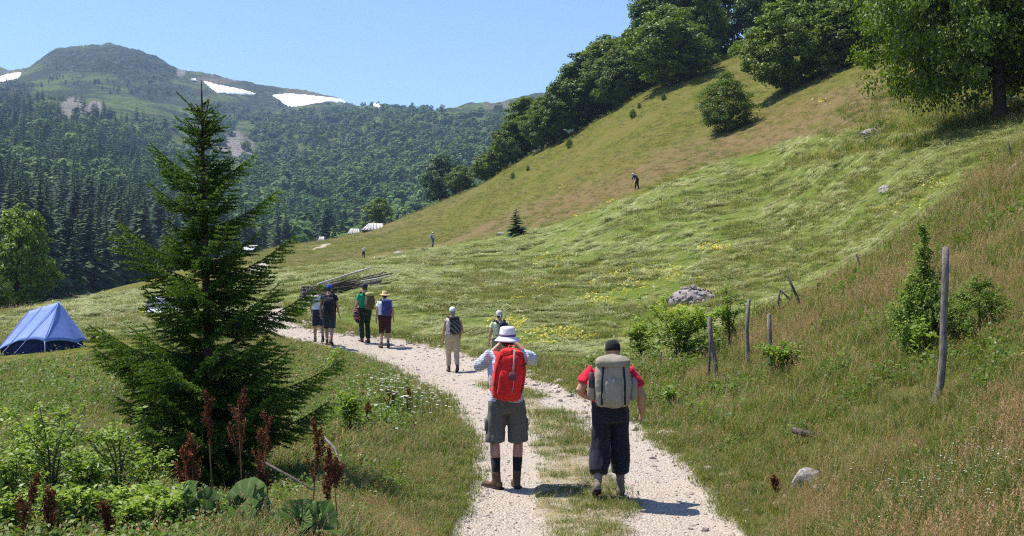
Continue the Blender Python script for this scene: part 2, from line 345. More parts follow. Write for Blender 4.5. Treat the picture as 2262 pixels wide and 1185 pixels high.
def zones(x, y, jit=True):
    s = np.clip(y / 40, .25, 3) if jit else 0
    xj = x + s * .35 * fbm(x / .8, y / .8, 21, 3); yj = y + s * .6 * fbm(x / .9, y / .9, 33, 3)
    z = {}
    z['road'] = inpoly(xj, yj, road_poly) | inpoly(xj, yj, far_track1) | inpoly(xj, yj, far_track2)
    z['strip'] = inpoly(xj + .28 * fbm(x / .45, y / .7, 23, 3), yj, strip_poly)
    z['mown'] = (inpoly(xj, yj, mown_poly) | inpoly(xj, yj, hay_left)) & ~inpoly(xj, yj, green_strip)
    z['bank'] = inpoly(xj, yj, bank_poly)
    return z
ZG = zones(G.X, G.Y)
rd = ZG['road'] & ~ZG['strip'] & (G.Y < 60)
dr = rd.astype(float)
for _ in range(3):
    dr = (dr + np.roll(dr, 1, 0) + np.roll(dr, -1, 0) + np.roll(dr, 1, 1) + np.roll(dr, -1, 1)) / 5
G.Z -= .06 * dr
# grass bank to the right of the far part of the track and swath rows in the mown meadow
G.Z += .045 * ZG['mown'] * fbm(G.X / .8, G.Y / 1.0, 71, 4)
def wisp(x, y):
    """curving wisps of raked hay"""
    a = fbm(x / 4.2 + .6 * fbm(x / 2, y / 2, 7, 2), y / 6.5, 62, 4); b_ = fbm(x / 2.6 + 9, y / 3.6, 64, 4)
    m = np.clip(.75 + 1.1 * fbm(x / 14, y / 18, 66, 2), .1, 1.2)
    return np.clip((np.exp(-(a / .055) ** 2) + .8 * np.exp(-(b_ / .05) ** 2)) * m, 0, 1)
def ground_material():
    n = NT('meadow_ground'); p = n.pos()
    roadA = n.attr('road'); strip = n.attr('strip'); mown = n.attr('mown'); bank = n.attr('bank'); red = n.attr('red')
    f1 = n.noise(.16, p, 5, .6); f2 = n.noise(1.6, p, 6, .65); f3 = n.noise(14.0, p, 4, .7); f4 = n.noise(.5, p, 4)
    green = n.ramp(f2, [(.28, (.060, .072, .007)), (.5, (.098, .106, .012)), (.72, (.145, .140, .022))])
    olive = n.ramp(f2, [(.3, (.105, .085, .024)), (.7, (.175, .140, .046))])
    base = n.mix(n.ramp(n.math('ADD', f1, n.math('MULTIPLY', f4, .35)), [(.54, 0.0), (.84, .75)]), green, olive)
    redc = n.ramp(f2, [(.3, (.120, .080, .040)), (.7, (.195, .135, .072))])
    base = n.mix(n.math('MULTIPLY', red, n.ramp(f4, [(.35, .25), (.62, .95)]), clamp=True), base, redc)
    # cut hay lying in strands
    ha = n.noise(3.2, n.map(p, (1.0, .35, 1.0), (0, 0, .45)), 7, .72, 1.4)
    hb = n.noise(9.0, n.map(p, (.35, 1.0, 1.0), (0, 0, -.6)), 6, .75, .8)
    hay = n.ramp(n.math('ADD', n.math('MULTIPLY', ha, .6), n.math('MULTIPLY', hb, .4)), [(.36, (.056, .085, .010)), (.48, (.108, .138, .022)), (.58, (.20, .21, .062)), (.70, (.38, .375, .18))])
    hgreen = n.ramp(f2, [(.3, (.055, .098, .008)), (.7, (.128, .175, .020))])
    hayc = n.mix(n.ramp(f1, [(.44, 0.0), (.60, .75)]), hay, hgreen)
    hayc = n.mix(n.ramp(n.noise(.35, p, 4), [(.56, 0.0), (.70, .45)]), hayc, n.ramp(f2, [(.3, (.15, .125, .045)), (.7, (.29, .25, .11))]))
    hayc = n.mix(n.math('MULTIPLY', n.attr('wisp'), n.ramp(hb, [(.36, .35), (.52, 1.0)])), hayc, n.ramp(hb, [(.35, (.22, .235, .09)), (.65, (.47, .475, .27))]))
    base = n.mix(mown, base, hayc)
    bankc = n.ramp(f3, [(.3, (.055, .068, .010)), (.55, (.115, .105, .028)), (.8, (.21, .15, .07))])
    base = n.mix(bank, base, bankc)
    g1 = n.n('TexVoronoi', {'Vector': p, 'Scale': 40.0, 'Randomness': 1.0}); g2 = n.noise(46, p, 3); g3 = n.noise(.9, p, 5, .6)
    rc = n.ramp(g1.outputs['Color'], [(.1, (.26, .22, .175)), (.5, (.41, .355, .295)), (.9, (.56, .50, .43))])
    dirt = n.ramp(g2, [(.3, (.37, .31, .245)), (.7, (.50, .435, .36))])
    rc = n.mix(n.ramp(g3, [(.46, 0.0), (.62, 1.0)]), dirt, rc)
    rc = n.mix(n.math('MULTIPLY', strip, n.ramp(n.noise(5, p, 5, .7), [(.32, .12), (.6, .95)])), rc, n.ramp(f3, [(.3, (.15, .13, .05)), (.7, (.36, .29, .15))]))
    col = n.mix(roadA, base, rc)
    hgt = n.math('ADD', n.math('MULTIPLY', f3, .6), n.math('MULTIPLY', ha, n.math('MULTIPLY', mown, 2.2)))
    hgt = n.math('ADD', hgt, n.math('MULTIPLY', g1.outputs['Distance'], n.math('MULTIPLY', roadA, -.45)))
    return n.surf(col, .95, .08, n.bump(hgt, .8, .07))
M['ground'] = ground_material()
gm = G.mesh('meadow', (M['ground'],))
def vattr(me, name, a):
    at_ = me.attributes.new(name, 'FLOAT', 'POINT'); at_.data.foreach_set('value', np.asarray(a, np.float32).ravel())
redm = np.clip(1 - dist_line(G.X, G.Y, red_line) / (3 + .06 * G.Y), 0, 1) + .55 * np.clip(1 - dist_line(G.X, G.Y, red_line2) / (8 + .05 * G.Y), 0, 1)
redm = np.where((G.Y > 150) & (G.X < .0 * G.Y), np.maximum(redm, .5 * sstep(170, 230, G.Y)), redm)
redm[inpoly(G.X, G.Y, green_strip)] = 0
for k in ('road', 'strip', 'mown', 'bank'): vattr(gm, k, ZG[k])
vattr(gm, 'wisp', wisp(G.X, G.Y)); vattr(gm, 'red', np.clip(redm * (~ZG['mown']), 0, 1))
ground = tag(link('meadow', gm), 'sloping alpine meadow with mown hay and a gravel track', kind='structure')
b = MB(); b.add([(-90, -60, .7), (90, -60, .7), (90, 1.25, .74), (-90, 1.25, .74)], None, [(0, 1, 2, 3)])
tag(b.build('ground_behind_viewer', M['ground']), kind='structure').name = 'ground'

# ------------------------------------------------------------------ mountains
mc = {
 -900: [(760, 130), (600, 200), (400, 400), (250, 750), (170, 1300), (130, 2200), (300, 4200)],
 -350: [(760, 130), (640, 190), (500, 300), (380, 450), (270, 700), (210, 1100), (170, 1600), (150, 2400), (300, 4200)],
 0: [(740, 140), (650, 200), (540, 300), (440, 430), (345, 620), (265, 850), (228, 1200), (200, 1600), (176, 2100), (158, 2500), (300, 4200)],
 60: [(740, 140), (655, 200), (545, 300), (450, 430), (350, 620), (272, 850), (232, 1200), (195, 1650), (165, 2000), (158, 2200), (300, 4000)],
 120: [(740, 140), (660, 200), (552, 300), (455, 430), (358, 620), (280, 850), (235, 1200), (180, 1700), (124, 2150), (160, 2450), (300, 3800)],
 235: [(720, 150), (660, 210), (575, 300), (480, 430), (390, 620), (310, 850), (245, 1250), (165, 1750), (100, 2200), (135, 2500), (300, 3800)],
 320: [(710, 155), (655, 215), (585, 300), (500, 430), (420, 620), (340, 880), (265, 1250), (180, 1750), (116, 2200), (150, 2500), (300, 3800)],
 410: [(690, 170), (640, 230), (590, 310), (515, 430), (445, 620), (370, 900), (290, 1250), (215, 1700), (160, 2150), (185, 2500), (300, 3800)],
 560: [(670, 190), (630, 240), (595, 310), (545, 430), (485, 620), (415, 850), (340, 1150), (280, 1500), (222, 1950), (188, 2300), (210, 2600), (300, 3800)],
 700: [(650, 220), (605, 300), (560, 430), (510, 600), (430, 850), (350, 1150), (290, 1450), (246, 1800), (212, 2250), (240, 2600), (300, 3800)],
 880: [(640, 260), (595, 340), (540, 480), (480, 650), (400, 900), (320, 1200), (268, 1500), (237, 1800), (270, 2300), (320, 3000)],
 930: [(640, 260), (595, 340), (540, 480), (480, 650), (400, 900), (320, 1200), (268, 1500), (248, 1750), (280, 2300), (320, 3000)],
 1050: [(640, 260), (575, 380), (510, 520), (430, 750), (350, 1000), (280, 1300), (245, 1580), (280, 2200), (320, 2800)],
 1200: [(620, 280), (555, 400), (480, 550), (400, 800), (320, 1100), (250, 1500), (214, 1900), (300, 3000)],
 1700: [(620, 300), (460, 600), (310, 1100), (220, 1800), (320, 3000)],
 2700: [(620, 300), (460, 600), (310, 1100), (220, 1800), (320, 3000)],
}
mug = np.concatenate([np.linspace(-.9, -.56, 36, endpoint=False), np.linspace(-.56, .12, 330, endpoint=False), np.linspace(.12, .8, 50)])
MT = Field(mc, mug, np.exp(np.linspace(math.log(125), math.log(4200), 330)), 0, 3.6)
ridge = 1 - 2 * np.abs(vn(MT.X / 150 + .4 * fbm(MT.X / 300, MT.Y / 300, 4), MT.Y / 330, 14) - .5)
MT.Z += sstep(1500, 2000, MT.Y) * 13.0 * (np.abs(fbm(MT.X / 45, MT.Y / 60, 29, 4)) - .2) + sstep(900, 1500, MT.Y) * 3.0 * np.abs(fbm(MT.X / 14, MT.Y / 20, 31, 3)) + sstep(250, 1200, MT.Y) * (16 * fbm(MT.X / 160, MT.Y / 220, 11, 4) + 14 * (ridge - .5) + 3.0 * fbm(MT.X / 22, MT.Y / 30, 19, 3))
def mpix(px, py, first=False):
    u = (px - CX) / FPX; y = np.exp(np.linspace(math.log(130), math.log(3000), 3000))
    z = MT.h(u * y, y); sp = HY - (z - EYE) / y * FPX
    k = np.nonzero(sp <= py)[0]; k = k[0] if len(k) else int(np.argmin(sp))
    return Vector((u * y[k], y[k], float(z[k])))
def mpx(x, y):
    z = MT.h(x, y); return CX + FPX * x / y, HY - (z - EYE) / y * FPX
def mountain_material():
    n = NT('mountain_side'); p = n.pos(); g = n.n('NewGeometry')
    f1 = n.noise(.012, p, 6, .6); f2 = n.noise(.05, p, 6, .65); f3 = n.noise(.085, p, 5, .7)
    grass = n.ramp(f2, [(.3, (.055, .085, .018)), (.7, (.125, .16, .035))])
    heath = n.ramp(f3, [(.3, (.022, .034, .014)), (.7, (.06, .07, .03))])
    c = n.mix(n.ramp(f1, [(.46, 0.0), (.54, 1.0)]), grass, heath)
    brown = n.ramp(f3, [(.3, (.10, .085, .05)), (.7, (.17, .14, .08))])
    c = n.mix(n.attr('top'), c, brown)
    c = n.mix(n.attr('dark'), c, n.ramp(f3, [(.38, (.010, .016, .006)), (.52, (.035, .042, .018)), (.66, (.10, .105, .05))]))
    c = n.mix(n.math('MULTIPLY', n.attr('scree'), n.ramp(f2, [(.3, .5), (.5, 1.0)])), c, n.ramp(f3, [(.3, (.19, .165, .15)), (.7, (.30, .265, .24))]))
    slope = n.n('SeparateXYZ', {0: g.outputs['Normal']}).outputs[2]
    c = n.mix(n.ramp(n.math('ADD', slope, n.math('MULTIPLY', f2, .35)), [(.62, .8), (.78, 0.0)]), c, n.ramp(f3, [(.3, (.12, .11, .10)), (.7, (.27, .25, .23))]))
    return n.surf(c, .95, .05, n.bump(f3, 1.0, 9.0))
M['mountain'] = mountain_material()
mm = MT.mesh('mountain', (M['mountain'],))
mpxg, mpyg = mpx(MT.X, MT.Y)
def blob(px, py, rx, ry, w=.35, gx=None, gy=None):
    gx = mpxg if gx is None else gx; gy = mpyg if gy is None else gy
    d = np.hypot((gx - px) / rx, (gy - py) / ry) + w * fbm(gx / 30, gy / 16, 77, 3)
    return 1 - sstep(.75, 1.15, d)
scree = np.maximum.reduce([blob(520, 325, 42, 34), blob(160, 240, 34, 26) * .8, blob(210, 240, 16, 18), blob(400, 158, 10, 14)])
DARK = ((250, 135, 170, 36), (330, 160, 80, 28), (590, 220, 42, 24), (30, 205, 40, 26), (500, 240, 70, 14), (350, 205, 70, 18))
dark = np.maximum.reduce([blob(*q) for q in DARK])
top = np.maximum.reduce([blob(470, 178, 60, 9, .2), blob(720, 205, 110, 10, .2), blob(20, 160, 40, 5, .2), blob(1120, 232, 50, 10)])
far_ = MT.Y > 900
vattr(mm, 'scree', scree * far_); vattr(mm, 'dark', dark * far_); vattr(mm, 'top', top * far_)
mountain = tag(link('mountain', mm), 'rocky green mountain with forested lower slopes', kind='structure')
b = MB(); b.add([(-9000, -3000, -70), (9000, -3000, -70), (9000, 9000, -70), (-9000, 9000, -70)], None, [(0, 1, 2, 3)])
tag(b.build('terrain', M['mountain']), 'valley floor beyond the meadow', kind='structure')
# snow patches: thick sheets lying on the mountain
n = NT('old_snow'); f = n.noise(.03, n.pos(), 5)
M['snow'] = n.surf(n.ramp(f, [(.3, (.78, .79, .80)), (.6, (.87, .87, .87))]), .7, .2, n.bump(f, .2, 1.0))
def snow(label, poly):
    px0 = min(p[0] for p in poly); px1 = max(p[0] for p in poly); py0 = min(p[1] for p in poly); py1 = max(p[1] for p in poly)
    X = np.linspace(px0, px1, 60); Yp = np.linspace(py0, py1, 26); V = []; ok = np.zeros((26, 60), bool)
    grid = [[None] * 60 for _ in Yp]; ys = np.exp(np.linspace(math.log(900), math.log(3000), 1500))
    for i, x in enumerate(X):
        u = (x - CX) / FPX; z = MT.h(u * ys, ys); sp = HY - (z - EYE) / ys * FPX; cm = np.minimum.accumulate(sp)
        for j, q in enumerate(Yp):
            k = int(np.searchsorted(-cm, -q)); k = k if k < 1500 else int(np.argmin(sp)); grid[j][i] = (u * ys[k], ys[k], z[k])
    for j, q in enumerate(Yp):
        for i, x in enumerate(X):
            V.append(grid[j][i]); jx = x + 2 * float(fbm(x / 12, q / 6, 5, 2)); jy = q + 1.2 * float(fbm(x / 12, q / 8, 9, 2))
            ok[j, i] = bool(inpoly(np.array([jx]), np.array([jy]), poly)[0])
    V = np.array(V); inv = ok.ravel(); lo = V.copy()
    up = V + np.where(inv[:, None], np.array([0, -1.2, 1.5]), np.array([0, -.2, -.6])); Q = []
    for j in range(25):
        for i in range(59):
            if ok[j, i] or ok[j, i + 1] or ok[j + 1, i] or ok[j + 1, i + 1]:
                k = j * 60 + i; q = V[[k, k + 1, k + 60, k + 61], 1]
                if q.max() - q.min() < 160: Q.append((k, k + 1, k + 61, k + 60))
    if Q:
        cell = {q[0]: i for i, q in enumerate(Q)}; seen = set(); best = []
        for c in cell:
            if c in seen: continue
            st = [c]; seen.add(c); grp = []
            while st:
                k = st.pop(); grp.append(k)
                for d in (1, -1, 60, -60):
                    if k + d in cell and k + d not in seen: seen.add(k + d); st.append(k + d)
            if len(grp) > len(best): best = grp
        Q = [Q[cell[k]] for k in best]
        Qa = np.array(Q); used = np.unique(Qa); rm = np.zeros(len(up), int); rm[used] = np.arange(len(used))
        o = link('snow_patch', mesh_np('snow_patch', up[used], rm[Qa], (M['snow'],), None, True))
        tag(o, label, 'snow patch', 'snow patches on the mountain')
snow('long tapering white snow patch right of the mountain peak behind the spruce top', [(450, 179), (480, 189), (520, 196), (550, 203), (570, 210), (540, 209), (500, 206), (480, 205), (465, 194)])
snow('largest white snow patch in the middle of the mountain ridge', [(602, 211), (640, 208), (690, 213), (740, 218), (790, 226), (775, 228), (730, 225), (692, 228), (672, 233), (640, 236), (624, 226)])
snow('small snow remnant at the left edge of the mountain ridge', [(-40, 180), (0, 168), (48, 161), (40, 173), (10, 179), (-40, 190)])
snow('tiny snow scrap at the right end of the snowy ridge', [(820, 228), (835, 230), (842, 238), (826, 236)])
snow('tiny snow scrap just left of the spruce tip on the ridge', [(422, 177), (434, 176), (435, 181), (424, 181)])
print('terrain', round(time.time() - T0, 1))
# ------------------------------------------------------------------ scattering by geometry nodes (only for uncountable stuff)
_pc = [0]
def protos(meshes):
    c = bpy.data.collections.new('scatter_%d' % _pc[0]); _pc[0] += 1
    for i, me in enumerate(meshes):
        o = bpy.data.objects.new('p%02d_%02d' % (_pc[0], i), me); c.objects.link(o)
    return c
def scatter(name, pts, rot, scl, coll, nproto, label):
    n = len(pts); me = bpy.data.meshes.new(name); me.vertices.add(n); me.vertices.foreach_set('co', np.asarray(pts, np.float32).ravel())
    a = me.attributes.new('rot', 'FLOAT_VECTOR', 'POINT'); a.data.foreach_set('vector', np.asarray(rot, np.float32).ravel())
    scl = np.asarray(scl, np.float32)
    if scl.ndim == 1: scl = np.repeat(scl[:, None], 3, 1)
    a = me.attributes.new('scl', 'FLOAT_VECTOR', 'POINT'); a.data.foreach_set('vector', scl.ravel())
    a = me.attributes.new('idx', 'INT', 'POINT'); a.data.foreach_set('value', rng.integers(0, nproto, n).astype(np.int32))
    o = link(name, me)
    t = bpy.data.node_groups.new(name, 'GeometryNodeTree')
    t.interface.new_socket('Geometry', in_out='INPUT', socket_type='NodeSocketGeometry'); t.interface.new_socket('Geometry', in_out='OUTPUT', socket_type='NodeSocketGeometry')
    N = t.nodes.new; gi = N('NodeGroupInput'); go = N('NodeGroupOutput'); ip = N('GeometryNodeInstanceOnPoints')
    ci = N('GeometryNodeCollectionInfo'); ci.inputs[0].default_value = coll; ci.inputs['Separate Children'].default_value = True; ci.inputs['Reset Children'].default_value = True
    def na(nm, ty): x = N('GeometryNodeInputNamedAttribute'); x.data_type = ty; x.inputs[0].default_value = nm; return x.outputs[0]
    e = N('FunctionNodeEulerToRotation'); L = t.links.new
    L(gi.outputs[0], ip.inputs['Points']); L(ci.outputs[0], ip.inputs['Instance']); ip.inputs['Pick Instance'].default_value = True
    L(na('idx', 'INT'), ip.inputs['Instance Index']); L(na('rot', 'FLOAT_VECTOR'), e.inputs[0]); L(e.outputs[0], ip.inputs['Rotation']); L(na('scl', 'FLOAT_VECTOR'), ip.inputs['Scale'])
    L(ip.outputs[0], go.inputs[0])
    m = o.modifiers.new('scatter', 'NODES'); m.node_group = t
    return tag(o, label, kind='stuff')
def rz(n, tilt=.1): return np.stack([rng.normal(0, tilt, n), rng.normal(0, tilt, n), rng.random(n) * 6.283], 1)

# ------------------------------------------------------------------ trees
def rdir(n):
    v = rng.normal(size=(n, 3)); return v / np.linalg.norm(v, axis=1)[:, None]
def conifer_mesh(whorls, per, droop=.35, spread=.17, jag=5, name='spruce_crown', mat='conifer'):
    """unit height conifer crown of drooping, toothed branch blades"""
    b = MB()
    for w in range(whorls):
        t = (w + .3) / whorls; z = .06 + .93 * t; L = spread * (1 - t) ** .8 * (1 + .1 * math.sin(w * 2.1)) + .012
        for k in range(per):
            a = 6.283 * (k / per + rng.random() * .12) + w * 1.3; l = L * (.7 + .55 * rng.random()); zz = z + rng.normal() * .022
            d = np.array([math.cos(a), math.sin(a), 0]); s_ = np.array([-d[1], d[0], 0]); V = []; wd = l * (.34 + .12 * rng.random())
            up = .25 * t - droop * (1 - t) * .6
            for i in range(jag):
                f = i / (jag - 1); c = d * l * f + np.array([0, 0, zz + l * (up * f - droop * .5 * f * f)])
                ww = wd * (1 - f) ** .6 * (1 if i % 2 else .62) * (.25 + f * 2.2 if f < .34 else 1)
                V += [c - s_ * ww - np.array([0, 0, ww * .55]), c + np.array([0, 0, ww * .12]), c + s_ * ww - np.array([0, 0, ww * .55])]
            Q = []
            for i in range(jag - 1): Q += [(3 * i, 3 * i + 1, 3 * i + 4, 3 * i + 3), (3 * i + 1, 3 * i + 2, 3 * i + 5, 3 * i + 4)]
            b.add(V, None, Q)
    b.tube([(0, 0, .9), (0, 0, 1.03)], [.006, .0015], 4)
    return b.mesh(name, (M[mat],))
def conifer_trunk(name='trunk'):
    b = MB(); b.tube([(0, 0, -.02), (0, 0, .3), (0, 0, .95)], [.017, .012, .003], 6); return b.mesh(name, (M['bark_spruce'],), True)
def crown_points(nc, shape, lean=(0, 0)):
    """clump centres filling a crown (unit height); shape: list of (z, radius)"""
    zs = np.array([s[0] for s in shape]); rs = np.array([s[1] for s in shape]); out = []
    while len(out) < nc:
        z = zs[0] + (zs[-1] - zs[0]) * rng.random(); R = np.interp(z, zs, rs)
        if rng.random() > (R / rs.max()) ** 1.2 + .08: continue
        a = rng.random() * 6.283; lob = 1 + .22 * math.sin(3 * a + z * 9) + .12 * math.sin(5 * a - z * 14)
        r = R * lob * (rng.random() ** .38)
        out.append((r * math.cos(a) + lean[0] * z, r * math.sin(a) + lean[1] * z, z))
    return np.array(out)
def broad_tree(nc, per, leaf, shape, trunk_r, clump=.075, mat='beech', seed=1, trunk_h=.35, lean=(0, 0), limbs=9, flat=.6, keep=None):
    C = crown_points(nc, shape, lean)
    if keep: C = np.array([c for c in C if keep(c)]); nc = len(C)
    axis_z = np.mean(C[:, 2])
    idx = np.repeat(np.arange(nc), per); n = len(idx)
    rc = clump * (.6 + .8 * rng.random(nc))
    o = rdir(n) * (rng.random(n) ** .45)[:, None] * rc[idx][:, None]; o[:, 2] *= flat
    P = C[idx] + o
    out = P - np.array([0, 0, axis_z * .7]); out[:, 2] *= .6
    out /= np.linalg.norm(out, axis=1)[:, None] + 1e-6
    N = out * .5 + np.array([0, 0, .55]) + rng.normal(size=(n, 3)) * .5 + o / rc[idx][:, None] * .4
    b = MB(); b.leaves(P, N, leaf * (.6 + .8 * rng.random(n)), .72)
    crown = b.mesh('crown', (M[mat],))
    t = MB(); tr = trunk_r
    pth = [(0, 0, -.03)] + [(lean[0] * z + .012 * math.sin(z * 9 + seed), lean[1] * z + .012 * math.cos(z * 7 + seed), z) for z in np.linspace(.02, .8, 8)]
    t.tube(pth, [tr * 1.7] + [tr * (1.15 - z * 1.15) + .002 for z in np.linspace(.0, .8, 8)], 9)
    sel = C[rng.choice(nc, min(limbs, nc), replace=False)]
    for c in sel:
        z0 = max(trunk_h * .7, c[2] - .10 - .35 * np.hypot(c[0], c[1])); z0 = min(z0, .7); s0 = np.array([lean[0] * z0, lean[1] * z0, z0])
        mid = (s0 + c) / 2 + np.array([0, 0, -.015]) + rng.normal(size=3) * .01
        t.tube([s0, mid, c], [tr * .38, tr * .25, tr * .08], 5)
    return crown, t.mesh('trunk', (M['bark'],), True)
SPR = [conifer_mesh(26, 7, .55), conifer_mesh(24, 7, .65, .19), conifer_mesh(28, 7, .5, .15), conifer_mesh(24, 7, .6, .21), conifer_mesh(22, 6, .7, .17), conifer_mesh(26, 8, .45, .23)]
SPT = conifer_trunk()
ROUND = [(.10, .10), (.2, .30), (.4, .40), (.6, .38), (.8, .27), (.93, .12), (1.0, .03)]
TALL = [(.12, .08), (.25, .22), (.45, .27), (.65, .24), (.85, .15), (.96, .06), (1.0, .02)]
CONE = [(.06, .12), (.15, .30), (.3, .34), (.5, .28), (.7, .19), (.88, .09), (1.0, .02)]
BR = [broad_tree(300, 85, .026, ROUND, .022, .07, seed=1), broad_tree(300, 85, .026, ROUND, .022, .068, seed=2), broad_tree(250, 85, .024, TALL, .018, .06, seed=3), broad_tree(300, 80, .025, CONE, .02, .065, seed=4)]
def put_tree(name, meshes, loc, h, w=1.0, label='', cat='tree', group=None, rot=None):
    o = empty(name, loc, random.random() * 6.28 if rot is None else rot); o.scale = (h * w, h * w, h)
    link('crown', meshes[0], o); link('trunk', meshes[1], o)
    return tag(o, label, cat, group)
# far forest on the mountain: candidates on a jittered grid, thinned where the photograph shows meadow, scree and snow
def forest_points():
    P = []
    y = 150.0
    while y < 1950:
        st = 4.4 + y * .0042
        xs = np.arange(-.72 * y, .17 * y, st); P.append(np.stack([xs + rng.normal(0, st * .6, len(xs)), y + rng.normal(0, st * .6, len(xs))], 1)); y += st * (1.0 + y / 2600)
    P = np.concatenate(P); x, y = P.T; px, py = mpx(x, y)
    nz = fbm(px / 70, py / 36, 41, 4)
    line = np.interp(px, [-600, 0, 100, 200, 300, 360, 420, 480, 560, 620, 680, 760, 900, 1050, 1200], [235, 238, 234, 248, 262, 282, 290, 285, 270, 258, 250, 246, 254, 252, 232])
    dens = sstep(-22, 12, py - line + 34 * nz)
    dens = np.maximum(dens, .75 * (nz > .12) * (py > 165) * (px > 90) * (px < 470))
    dens = np.maximum(dens, .6 * (nz > .2) * (py > 150) * (px < 90))
    for cx, cy_, rx, ry in ((520, 325, 40, 34), (400, 190, 55, 26), (540, 290, 34, 16), (395, 318, 26, 30), (160, 240, 24, 18)):
        dens *= sstep(.6, 1.2, np.hypot((px - cx) / rx, (py - cy_) / ry) + .5 * nz)
    scrub = np.maximum.reduce([blob(*q, .35, px, py) for q in DARK])
    dens = np.maximum(dens, .7 * scrub * (y > 1200))
    dens *= 1 - .9 * ((px > 440) & (px < 800) & (py < 246)); dens *= py > 120
    nearcrest = (G.h(x, np.minimum(y, 690)) > MT.h(x, y) - 1.0) & (y < 690)
    dens = dens * np.clip(.82 + .7 * fbm(px / 26, py / 15, 47, 3), .3, 1)
    k = (rng.random(len(x)) < dens) & ~nearcrest
    x, y, px, py = x[k], y[k], px[k], py[k]
    con = sstep(-.15, .15, (np.interp(px, [0, 300, 450, 700, 1100], [.62, .52, .32, .16, .1]) - .5) + .5 * fbm(px / 60, py / 30, 51, 3) + .35 * sstep(440, 520, py) * (px < 820))
    isc = rng.random(len(x)) < con
    return x, y, px, py, isc
fx, fy, fpx, fpy, fisc = forest_points()
fz = MT.h(fx, fy)
fh = np.where(fisc, 9 + 14 * rng.random(len(fx)) ** 1.3, 6 + 10 * rng.random(len(fx)) ** 1.4) * np.interp(fpy, [150, 190, 260, 420], [.4, .5, .85, 1.0])
vis = (fpx > -40) & (fpx < 900)
rank = np.where(vis & fisc & (fy < 420), fh / fy, 0); big = np.argsort(-rank)[:240]; big = big[rank[big] > 0]
isbig = np.zeros(len(fx), bool); isbig[big] = True
for i in big:
    o = empty('spruce', (fx[i], fy[i], fz[i] - .3), random.random() * 6.28); o.scale = (fh[i] * random.uniform(.9, 1.6),) * 2 + (fh[i],)
    link('crown', SPR[i % 6], o)
    if fy[i] < 260: link('trunk', SPT, o)
    tag(o, 'dark green spruce in the dense forest edge on the left slope', 'spruce', 'spruces at the near edge of the left forest')
k = fisc & ~isbig
LOWC = [conifer_mesh(11, 6, .45, .19, 3), conifer_mesh(10, 6, .4, .22, 3), conifer_mesh(12, 6, .4, .17, 3)]
scatter('conifer_forest', np.stack([fx, fy, fz - .3], 1)[k], rz(k.sum(), .03), np.stack([fh * (.9 + .8 * rng.random(len(fh))), fh * (.9 + .8 * rng.random(len(fh))), fh], 1)[k], protos(LOWC), 3, 'dark conifer forest covering the left mountain slope')
def far_broad():
    C = crown_points(34, ROUND); idx = np.repeat(np.arange(34), 9); n = len(idx); o = rdir(n) * .12 * (rng.random(n) ** .4)[:, None]
    b = MB(); b.leaves(C[idx] + o, C[idx] * np.array([1.2, 1.2, .3]) + o * 3 + np.array([0, 0, .25]), .16, .8)
    b.tube([(0, 0, -.05), (0, 0, .5)], [.025, .01], 4); return b.mesh('far_tree', (M['beech_far'],))
k = ~fisc
scatter('broadleaf_forest', np.stack([fx, fy, fz - .5], 1)[k], rz(k.sum(), .03), np.stack([fh * (.85 + .7 * rng.random(len(fh))), fh * (.85 + .7 * rng.random(len(fh))), fh], 1)[k], protos([far_broad() for _ in range(4)]), 4, 'green broadleaf forest covering the far valley side')
print('forest', len(fx), len(big), round(time.time() - T0, 1))
# haze
hz_ = MB(); hz_.box((-4200, -200, -75), (4200, 4300, 560)); ho = hz_.build('haze', ())
hm = bpy.data.materials.new('haze'); hm.use_nodes = True; ht = hm.node_tree; ht.nodes.clear(); hout = ht.nodes.new('ShaderNodeOutputMaterial')
pv = ht.nodes.new('ShaderNodeVolumePrincipled'); pv.inputs['Color'].default_value = (.50, .70, 1, 1); pv.inputs['Density'].default_value = .00014; pv.inputs['Anisotropy'].default_value = 0.0
ht.links.new(pv.outputs[0], hout.inputs['Volume']); ho.data.materials.append(hm); tag(ho, 'thin blue summer haze in the valley', kind='stuff')
